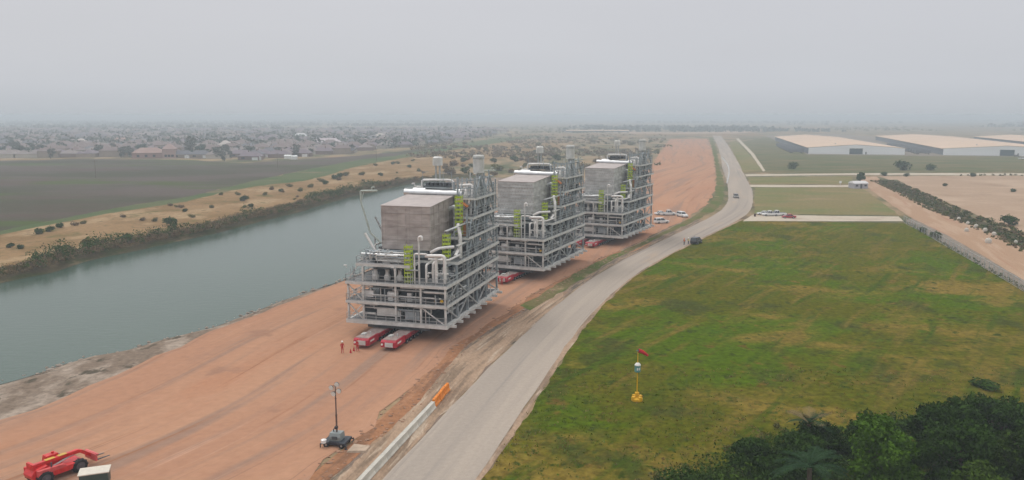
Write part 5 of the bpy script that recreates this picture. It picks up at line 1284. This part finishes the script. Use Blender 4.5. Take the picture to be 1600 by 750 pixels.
gpts = [q for q in along(fw[2:], 1.1, (4, 10), 3) if mnoise.noise(Vector((q[0]*.03, q[1]*.03, 2))) > -.05]
brush('bank_brush', gpts, 1.4, 3.8, lf_mid, 80, .26, 13)
# thicket undergrowth
up = []
while len(up) < 330:
    px = rng.uniform(1030, 1640); line = np.interp(px, [1030, 1110, 1180, 1240, 1330, 1400, 1600], [752, 730, 695, 668, 655, 650, 655]); py = rng.uniform(line, 800)
    q = gp(px, py, 1.0); up.append((q.x, q.y))
brush('undergrowth', up[:200], .9, 2.6, lf_dark, 200, .15, 14)
brush('undergrowth', up[200:], .9, 2.4, lf_mid, 190, .15, 24)
brush('undergrowth', [(x+rng.uniform(-1, 1), y+rng.uniform(0, 4)) for x, y in up[::3]], .4, .9, lf_olive, 110, .12, 15)
# scrub strip between the dirt track and the sandy lot
s0 = [gp(*q) for q in ((1378,283),(1405,293),(1445,312),(1485,331),(1535,350),(1570,363),(1615,385),(1720,430))]
brush('scrub_strip', along(s0, .35, (-6.5, 5.5), 7), .2, .75, lf_olive, 45, .25, 16)
brush('scrub_strip', along(s0, .9, (-6.5, 6.0), 8), .3, .9, lf_brown, 45, .22, 17)
brush('scrub_strip', along(s0, 1.6, (-4.5, 5.0), 9), .4, 1.3, lf_mid, 45, .22, 27)
brush('scrub_strip', along([gp(*q) for q in ((1500,274.5),(1700,274.5))], 3, (-3, 3), 9), .5, 1.3, lf_olive, 30, .35, 18)
brush('fence_weeds', along(fp_, 1.1, (-.2, 1.2), 10), .3, .9, lf_mid, 26, .12, 19)
# weeds of the field and lawn: low tufts
def tufts(name, n, region, m, seed, h=(.15, .45)):
    r = np.random.default_rng(seed); P_ = []
    while len(P_) < n:
        px = r.uniform(region[0], region[1]); 
        y = r.uniform(region[2], region[3])
        if mnoise.noise(Vector((px*.08, y*.08, seed))) + r.uniform(-.3, .3) < 0: continue
        if not in_field(px, y) or r.uniform() < (y-62)/75: continue
        P_.append((px, y))
    P_ = np.array(P_); k = 5; n4 = len(P_)*k; base = np.repeat(P_, k, 0); a = r.uniform(0, 2*PI, n4); hh = r.uniform(*h, n4); wd = r.uniform(.04, .11, n4)
    v = np.zeros((n4*4, 3)); dx = np.cos(a); dy = np.sin(a); off = r.normal(size=(n4, 2))*.18
    bx = base[:, 0]+off[:, 0]; by = base[:, 1]+off[:, 1]; ln = r.uniform(.1, .6, n4)*hh
    v[0::4] = np.stack([bx-dx*wd, by-dy*wd, np.full(n4, .04)], 1); v[1::4] = np.stack([bx+dx*wd, by+dy*wd, np.full(n4, .04)], 1)
    v[2::4] = np.stack([bx+dx*wd*.3-dy*ln, by+dy*wd*.3+dx*ln, hh], 1); v[3::4] = np.stack([bx-dx*wd*.3-dy*ln, by-dy*wd*.3+dx*ln, hh], 1)
    return tag(leaf_obj(name, v, m), kind='stuff')
fpoly = [(p.x, p.y) for p in sr_R] + [tuple(gp(1300, 349)[:2]), tuple(gp(1410, 351)[:2]), tuple(gp(1600, 458)[:2]), (140, 100), (90, 40), (0, 40)]
def in_field(x, y):
    c = False; n = len(fpoly)
    for i in range(n):
        a = fpoly[i]; b_ = fpoly[(i+1) % n]
        if (a[1] > y) != (b_[1] > y) and x < (b_[0]-a[0])*(y-a[1])/(b_[1]-a[1])+a[0]: c = not c
    return c
lf_grass = leaf_mat('grass_blades', (.05, .085, .014), (.12, .17, .03), .12)
lf_grass2 = leaf_mat('dry_grass_blades', (.13, .095, .035), (.27, .20, .085), .12)
tufts('field_grass', 2200, (-5, 95, 64, 105), lf_grass, 3, (.06, .22))
tufts('field_grass', 1600, (-5, 95, 64, 105), lf_grass2, 8, (.06, .22))

# shrubs on the dry bank and in the scrub, each its own
shrub_m = [lf_olive, lf_dark, lf_brown, lf_mid]
protos = []
for i, m_ in enumerate(shrub_m):
    rg = random.Random(60+i); R = empty('shrub', (0, 0, 0), 0, None, 'shrub')
    cl = [(rg.uniform(-.5, .5), rg.uniform(-.5, .5), rg.uniform(.35, .8), rg.uniform(.45, .7), rg.uniform(.45, .7), rg.uniform(.3, .5)) for _ in range(5)]
    leaf_obj('foliage', leaf_cloud(cl, 380, .13, 60+i), m_, R, .02); MB().tube([(0, 0, -.05), (.1, 0, .6)], [.06, .03], 5).tube([(0, 0, 0), (-.2, .1, .6)], [.05, .02], 5).build('stem', bark, R)
    protos.append([R, True])
def shrub(x, y, s_, kind, label, group):
    pr_ = protos[kind]; o = place(pr_[0], pr_[1], (x, y, 0), random.Random(x*7+y).uniform(0, 6), label, group); pr_[1] = False
    o.scale = (s_*1.15, s_*1.15, s_); return o
bank_spots = [(17,387,2.6,1),(31,389,2.4,1),(60,366,3.6,1),(78,362,3.4,1),(95,356,3.2,1),(117,353,2.6,2),(130,350,2.4,0),(198,377,4.2,1),(134,382,3.6,0),(161,382,2.8,1),(95,392,3,0),(109,394,3,0),(267,353,5.6,1),(284,325,2.6,2),(276,324,2,0),
              (290,331,2.5,1),(243,346,2.6,0),(266,322,2.2,2),(382,314,4.6,1),(372,305,3,0),(393,324,3,1),(330,325,2.6,0),(345,305,2.5,0),(300,340,2.4,0),(222,345,2.2,2),(192,340,2.2,2),(522,280,5,1),(532,277,5,1),(541,275,5,0),(502,284,4.4,0),(508,288,4,1),
              (565,274,4.5,0),(595,275,4,1),(586,259,4,0),(614,257,4.4,1),(622,256,4,0),(645,252,3.6,0),(640,262,4,1),(655,268,4,0),(452,292,3.6,0),(440,300,3.2,1),(470,299,3.4,0),(415,305,3,0),(425,297,2.8,2)]
for px, py, s_, k in bank_spots:
    p = gp(px, py); shrub(p.x, p.y, s_*.45, k, 'round shrub dotted on the dry tan bank across the river' , 'shrubs on the dry tan bank')
rng = random.Random(77)
def inpoly(x, y, poly):
    c = False; n = len(poly)
    for i in range(n):
        a = poly[i]; b_ = poly[(i+1) % n]
        if (a[1] > y) != (b_[1] > y) and x < (b_[0]-a[0])*(y-a[1])/(b_[1]-a[1])+a[0]: c = not c
    return c
tanp = [(p.x, p.y) for p in gpl([(330,340),(640,285),(700,262),(860,235),(900,222),(787,224),(700,240),(600,256),(500,280),(400,295)])]
k = 0
while k < 24:
    px = rng.uniform(330, 900); py = rng.uniform(222, 335); p = gp(px, py)
    if inpoly(p.x, p.y, tanp): shrub(p.x, p.y, rng.uniform(.7, 1.8), rng.choice((0, 0, 2, 2)), 'round shrub dotted on the dry tan bank across the river', 'shrubs on the dry tan bank'); k += 1
k = 0
while k < 90:
    px = rng.uniform(690, 1035); py = rng.uniform(216, 275); p = gp(px, py)
    if px > 1000 and py > 240: continue
    shrub(p.x, p.y, rng.uniform(1.5, 4.2), rng.choice((0, 1, 2, 2)), 'dark shrub in the wild scrubland behind the modules', 'shrubs in the scrubland behind the modules'); k += 1
# remaining far scrub as one mass
pts = []
while len(pts) < 650:
    px = rng.uniform(640, 1040); py = rng.uniform(210, 262); p = gp(px, py)
    if px > 1015 and py > 232: continue
    if mnoise.noise(Vector((p.x*.012, p.y*.006, 3))) > -.1: pts.append((p.x, p.y))
brush('scrub_mass', pts, 1.0, 3.4, lf_brown, 16, 1.0, 21, wide=1.6)
brush('scrub_mass', [(x+8, y+10) for x, y in pts[::3]], 1.0, 3.2, lf_olive, 16, 1.0, 22, wide=1.6)
for px, py, s_, lab in ((1535,604,1.9,'low dark bush alone in the grass above the thicket'),(1408,266,6.5,'dark round bush in the meadow before the gap between warehouses'),(1453,266,4.2,'smaller dark bush in the meadow right of the dark round bush'),(1240,264,4.4,'green bush in the meadow before the first warehouse'),
                        (1382,275,2.5,'low bush at the bend of the far track'),(1417,276,2.2,'small bush on the track edge above the sandy lot'),(1519,276,2.4,'small bush midway along the track above the sandy lot'),(1476,291,1.6,'dark bush alone on the sandy lot, further from the edge'),(1582,300,1.7,'dark bush alone on the sandy lot, near the picture edge'),
                        (1463,372,2.0,'dark brown bush against the wire fence'),(1441,362,1.5,'small green bush at the wire fence left of the brown one'),(1576,352,3.4,'taller bush in the scrub strip beside the sandy lot')):
    p = gp(px, py); o = shrub(p.x, p.y, s_*.85, 1 if s_ != 4.4 else 3, lab, None)
    if px == 1535: o.scale.z *= .5; o.scale.x *= 1.5
    if 'group' in o: del o['group']
o = tree_proto(5.6, 2.3, 300, lf_dark, 1500, .45, 'tree', 8); o.location = gp(1343, 286); o['label'] = 'small dark tree behind the site hut'; o['category'] = 'tree'

# ------------------------------------------------------------------ town beyond the ploughed field
town_poly = [(p.x, p.y) for p in gpl([(-500,247),(0,247),(60,249),(120,246),(300,247),(380,251),(450,246),(525,243),(575,236),(650,229),(700,224),(760,213),(790,206),(790,203.5),(-500,203.5)])]
roofs = [mat('roof_grey_purple', (.19, .15, .175), .9, 0, .1, .05), mat('roof_brown', (.20, .15, .145), .9, 0, .1, .05), mat('roof_warm_grey', (.24, .20, .19), .9, 0, .1, .05), mat('roof_slate', (.13, .13, .15), .9, 0, .1, .05)]
walls = [mat('brick_wall', (.22, .15, .125), .9, 0, .15, .2), mat('tan_brick_wall', (.30, .24, .19), .9, 0, .15, .2), mat('cream_wall', (.46, .42, .36), .9, 0, .1, .2)]
def house_mb(mb, x, y, rz, w_, d_, h, rh, wi, ri, off=0):
    co, si = math.cos(rz), math.sin(rz)
    def T(l): return [(x+a*co-b_*si, y+a*si+b_*co, c) for a, b_, c in l]
    if wi is not None:
        mb.mi = wi; mb.add(T([(-w_,-d_,0),(w_,-d_,0),(w_,d_,0),(-w_,d_,0),(-w_,-d_,h),(w_,-d_,h),(w_,d_,h),(-w_,d_,h)]), [(0,1,5,4),(1,2,6,5),(2,3,7,6),(3,0,4,7)])
    if ri is not None:
        e = .5; k = min(w_, d_)*.8; mb.mi = ri
        mb.add(T([(-w_-e,-d_-e,h),(w_+e,-d_-e,h),(w_+e,d_+e,h),(-w_-e,d_+e,h),(-w_+k,0,h+rh),(w_-k,0,h+rh)]), [(0,1,5,4),(2,3,4,5),(1,2,5),(3,0,4),(0,3,2,1)])
def house(i):
    rg = random.Random(900+i); R = empty('house', (0, 0, 0), 0, None, 'house'); w_ = rg.uniform(6.5, 9); d_ = rg.uniform(5, 6.5); h = rg.choice((3.1, 3.3, 5.4)); wm_ = walls[i % 3]
    mb = MB(); house_mb(mb, 0, 0, 0, w_, d_, h, 3.0, 0, None); house_mb(mb, w_*.5, -d_, 0, 3, 2.5, 3, 2, 0, None); wl = mb.build('wall', wm_, R)
    mb = MB(); house_mb(mb, 0, 0, 0, w_, d_, h, 3.0, None, 0); house_mb(mb, w_*.5, -d_, 0, 3, 2.5, 3, 2.2, None, 0); rf = mb.build('roof', roofs[i % 4], R)
    MB().box(-2, -1.2, .5, 1.3, h+1, h+4.0).build('chimney', wm_, rf)
    MB().box(w_*.5-2.2, w_*.5+2.2, -d_-2.56, -d_-2.5, 0, 2.3).build('garage_door', white_p, wl)
    MB().box(-w_*.7, -w_*.4, -d_-.05, -d_, 1.0, 2.3).build('window', glass_d, wl)
    return R
hp = [[house(i), True] for i in range(8)]
cand = []; rg = random.Random(31); ang = math.radians(14); co, si = math.cos(ang), math.sin(ang)
for j in range(-5, 95):
    for i in range(-140, 80):
        a = i*16+rg.uniform(-2, 2); b_ = 560+j*21+(7 if j % 2 else -4)+8*math.sin(i*.2+j)+rg.uniform(-1.5, 1.5)
        x = a*co-b_*si*.4; y = a*si*.8+b_*co
        if rg.random() < .08 or not inpoly(x, y, town_poly): continue
        if mnoise.noise(Vector((x*.004, y*.004, 7))) > .42: continue
        if abs(x) > y*.72: continue
        cand.append((math.hypot(x, y), x, y, ang*.8+(PI if j % 2 else 0)+rg.uniform(-.12, .12)+(PI/2 if rg.random() < .2 else 0)))
cand.sort()
for n, (dd, x, y, rz) in enumerate(cand[:285]):
    p_ = rg.choice(hp); place(p_[0], p_[1], (x, y, 0), rz, 'suburban house with a hipped roof in the hazy town across the ploughed field', 'houses of the town'); p_[1] = False
mb = MB()
for (dd, x, y, rz) in cand[285:3600]:
    house_mb(mb, x, y, rz, rg.uniform(6.5, 9), rg.uniform(5, 6.5), rg.choice((3, 3.2, 5.5)), 3.0, rg.choice((0, 1, 2)), 3+rg.randrange(4))
if mb.v: tag(mb.build('distant_houses', walls+roofs), kind='stuff')
print('town candidates', len(cand))
# the few that stand out
for px, py, w_, d_, h, wc, rc, lab in ((192,226,12,8,5,(.34,.24,.21),(.38,.25,.21),'long terracotta-roofed hall in the town, upper one of two'),(234,246,12,7,4.5,(.30,.18,.155),(.33,.22,.19),'long red-brown hall at the front edge of the town'),
    (266,246,5,5,7.5,(.38,.26,.23),(.33,.23,.21),'tall pink-brown gabled house next to the red-brown hall'),(128,229,6,6,5.5,(.75,.70,.62),(.62,.55,.50),'house with a pale cream gable in the left part of the town'),(512,229,15,8,6,(.6,.54,.55),(.50,.44,.46),'long pale gabled building in the middle of the town'),
    (595,219,9,8,6.5,(.62,.56,.48),(.50,.46,.40),'cream coloured house far back in the town above the shiny duct'),(353,234,6,6,6,(.75,.7,.62),(.5,.45,.42),'small house with a bright white wall right of the dark tall tree'),(470,218,10,7,6,(.7,.7,.7),(.62,.62,.62),'white roofed building far back in the town')):
    p = gp(px, py+1); R = empty('house', p, .25, lab, 'house'); wn = mat('w%s%d' % ('all_', px), wc, .85, 0, .1, .2); rn = mat('roof_%d' % px, rc, .85, 0, .1, .2)
    mb = MB(); house_mb(mb, 0, 0, 0, w_, d_, h, 4, 0, None); wl = mb.build('wall', wn, R); mb = MB(); house_mb(mb, 0, 0, 0, w_, d_, h, 4, None, 0); mb.build('roof', rn, R)
    for k in range(3): MB().box(-w_*.7+k*w_*.5, -w_*.7+k*w_*.5+2, -d_-.05, -d_-.003, 1.2, 3).build('window', glass_d, wl)
# bright parked vans / sheds at the town edge read as white specks
for i, (px, py) in enumerate(((82,243),(102,242),(121,244),(151,243),(174,231),(250,247),(262,247),(295,247),(405,250),(450,248),(459,249),(378,241))):
    p = gp(px, py)
    if i == 0: vsd = empty('garden_shed', p, .2, 'tiny white shed at the front edge of the town', 'shed', 'white sheds at the town edge'); MB().box(-2.6, 2.6, -1.5, 1.5, 0, 2.4).build('wall', white_p, vsd); MB().add([(-2.8,-1.7,2.4),(2.8,-1.7,2.4),(2.8,1.7,2.4),(-2.8,1.7,2.4),(-2.8,0,3.2),(2.8,0,3.2)], [(0,3,2,1),(0,1,5,4),(2,3,4,5),(1,2,5),(3,0,4)]).build('roof', wallw, vsd)
    else: place(vsd, False, p, .2+i)
# town trees
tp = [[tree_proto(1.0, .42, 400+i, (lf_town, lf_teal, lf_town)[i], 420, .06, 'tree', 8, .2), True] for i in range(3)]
for t_ in tp: t_[0]['category'] = 'tree'
k = 0; rg = random.Random(8); tcount = 0
while k < 170:
    px = rg.uniform(-30, 740); t_ = rg.random(); py = 249 - t_**1.2*30 ; p = gp(px, py)
    if not inpoly(p.x, p.y, town_poly): continue
    q = rg.choice(tp); s_ = rg.uniform(6, 10.5); o = place(q[0], q[1], p, rg.uniform(0, 6), 'dark leafy tree among the houses of the hazy town', 'trees of the town'); q[1] = False; o.scale = (s_*1.1, s_*1.1, s_); k += 1
for px, py, s_, w2, lab in ((298,245,17,.75,'tall dark conical tree, highest at the front of the town'),(190,246,9,1.4,'broad dark tree cluster at the town edge before the red-brown hall'),(206,247,9,1.3,'dark tree touching the left end of the red-brown hall'),(340,246,9,1.2,'dark tree at the town edge right of the tall conical one'),(321,246,7,1.2,'low dark tree beside the tall conical one'),(350,252,8,1.1,'lone tree standing on the field edge before the town')):
    o = place(tp[0][0], False, gp(px, py), px, lab); o.scale = (s_*w2, s_*w2, s_)
    if 'group' in o: del o['group']
def mass(name, n, f, m, per, ls, seed, hs):
    rg = random.Random(seed); V_ = []
    for i in range(n):
        x, y = f(rg); h = rg.uniform(*hs); r_ = h*rg.uniform(.6, 1.3); V_.append(leaf_cloud([(x, y, h*.5, r_, r_, h*.5)], per, ls*h/8, seed*7000+i))
    return tag(leaf_obj(name, np.concatenate(V_), m), kind='stuff')
def f_town(rg):
    while True:
        p = gp(rg.uniform(-60, 790), rg.uniform(203, 232))
        if inpoly(p.x, p.y, town_poly): return p.x, p.y
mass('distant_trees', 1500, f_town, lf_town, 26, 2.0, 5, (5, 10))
def f_far(rg):
    while True:
        y = 1700*math.exp(rg.uniform(0, 1.9)); x = rg.uniform(-.72, .72)*y
        nn = mnoise.noise(Vector((x*.0012, y*.0022, 4)))
        if x/y > -.05: nn -= .42
        if nn > -.1: return x, y
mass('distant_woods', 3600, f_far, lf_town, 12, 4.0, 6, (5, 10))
def f_mid(rg):
    while True:
        px = rg.uniform(700, 1640); py = rg.uniform(199, 209); p = gp(px, py)
        if 1090 < px < 1210 or (1210 < px and py > 205): continue
        if mnoise.noise(Vector((p.x*.004, p.y*.002, 9))) > 0: return p.x, p.y
mass('distant_woods', 500, f_mid, lf_olive, 20, 2.2, 7, (2, 5))
# utility poles
up_ = None
for i, (px, py) in enumerate(((588,252),(686,238),(434,262),(150,278),(760,226))):
    p = gp(px, py)
    if up_ is None:
        up_ = empty('utility_pole', p, 0, 'thin wooden utility pole standing in the fields beyond the river', 'pole', 'utility poles in the fields'); MB().tube([(0,0,0), (0,0,10)], [.18, .12], 8).build('pole', wood_m, up_); MB().beam((-1.2,0,9.3), (1.2,0,9.3), .14).build('crossarm', wood_m, up_)
    else: place(up_, False, p, .1*i)
# rubble along the near waterline
nw = [(p.x, p.y) for p in near_w[1:13]]; rk = []; rg = random.Random(21)
base = bmesh.new(); bmesh.ops.create_icosphere(base, subdivisions=1, radius=1); bv = [v.co.copy() for v in base.verts]; bf = [tuple(v.index for v in f.verts) for f in base.faces]; base.free()
mb = MB()
for q in along(nw, .45, (-3.8, -.3), 22):
    s_ = rg.uniform(.06, .32)*rg.choice((1, 1, 1.6)); z = -.9
    k_ = [v*s_*rg.uniform(.7, 1.2) for v in bv]; mb.add([(q[0]+v.x*1.3, q[1]+v.y, z+v.z*.7) for v in k_], bf)
tag(mb.build('shore_rubble', mat('shore_rock', (.30, .25, .21), .9, 0, .3, 1.0, .3)), kind='stuff')
bpy.context.view_layer.update()

# clods and stones thrown up along the edges of the dirt road
mb = MB(); rg = random.Random(33)
edge = [(p.x, p.y) for p in ditch_L[:12]]
for q in along(edge, .3, (-3.0, .6), 34):
    s_ = rg.uniform(.04, .16)*rg.choice((1, 1, 1.9)); k_ = [v*s_*rg.uniform(.7, 1.2) for v in bv]; mb.add([(q[0]+v.x*1.3, q[1]+v.y, .06+v.z*.7) for v in k_], bf)
tag(mb.build('dirt_clods', mat('clod_earth', (.32, .19, .125), .95, 0, .3, 1.0, .3)), kind='stuff')
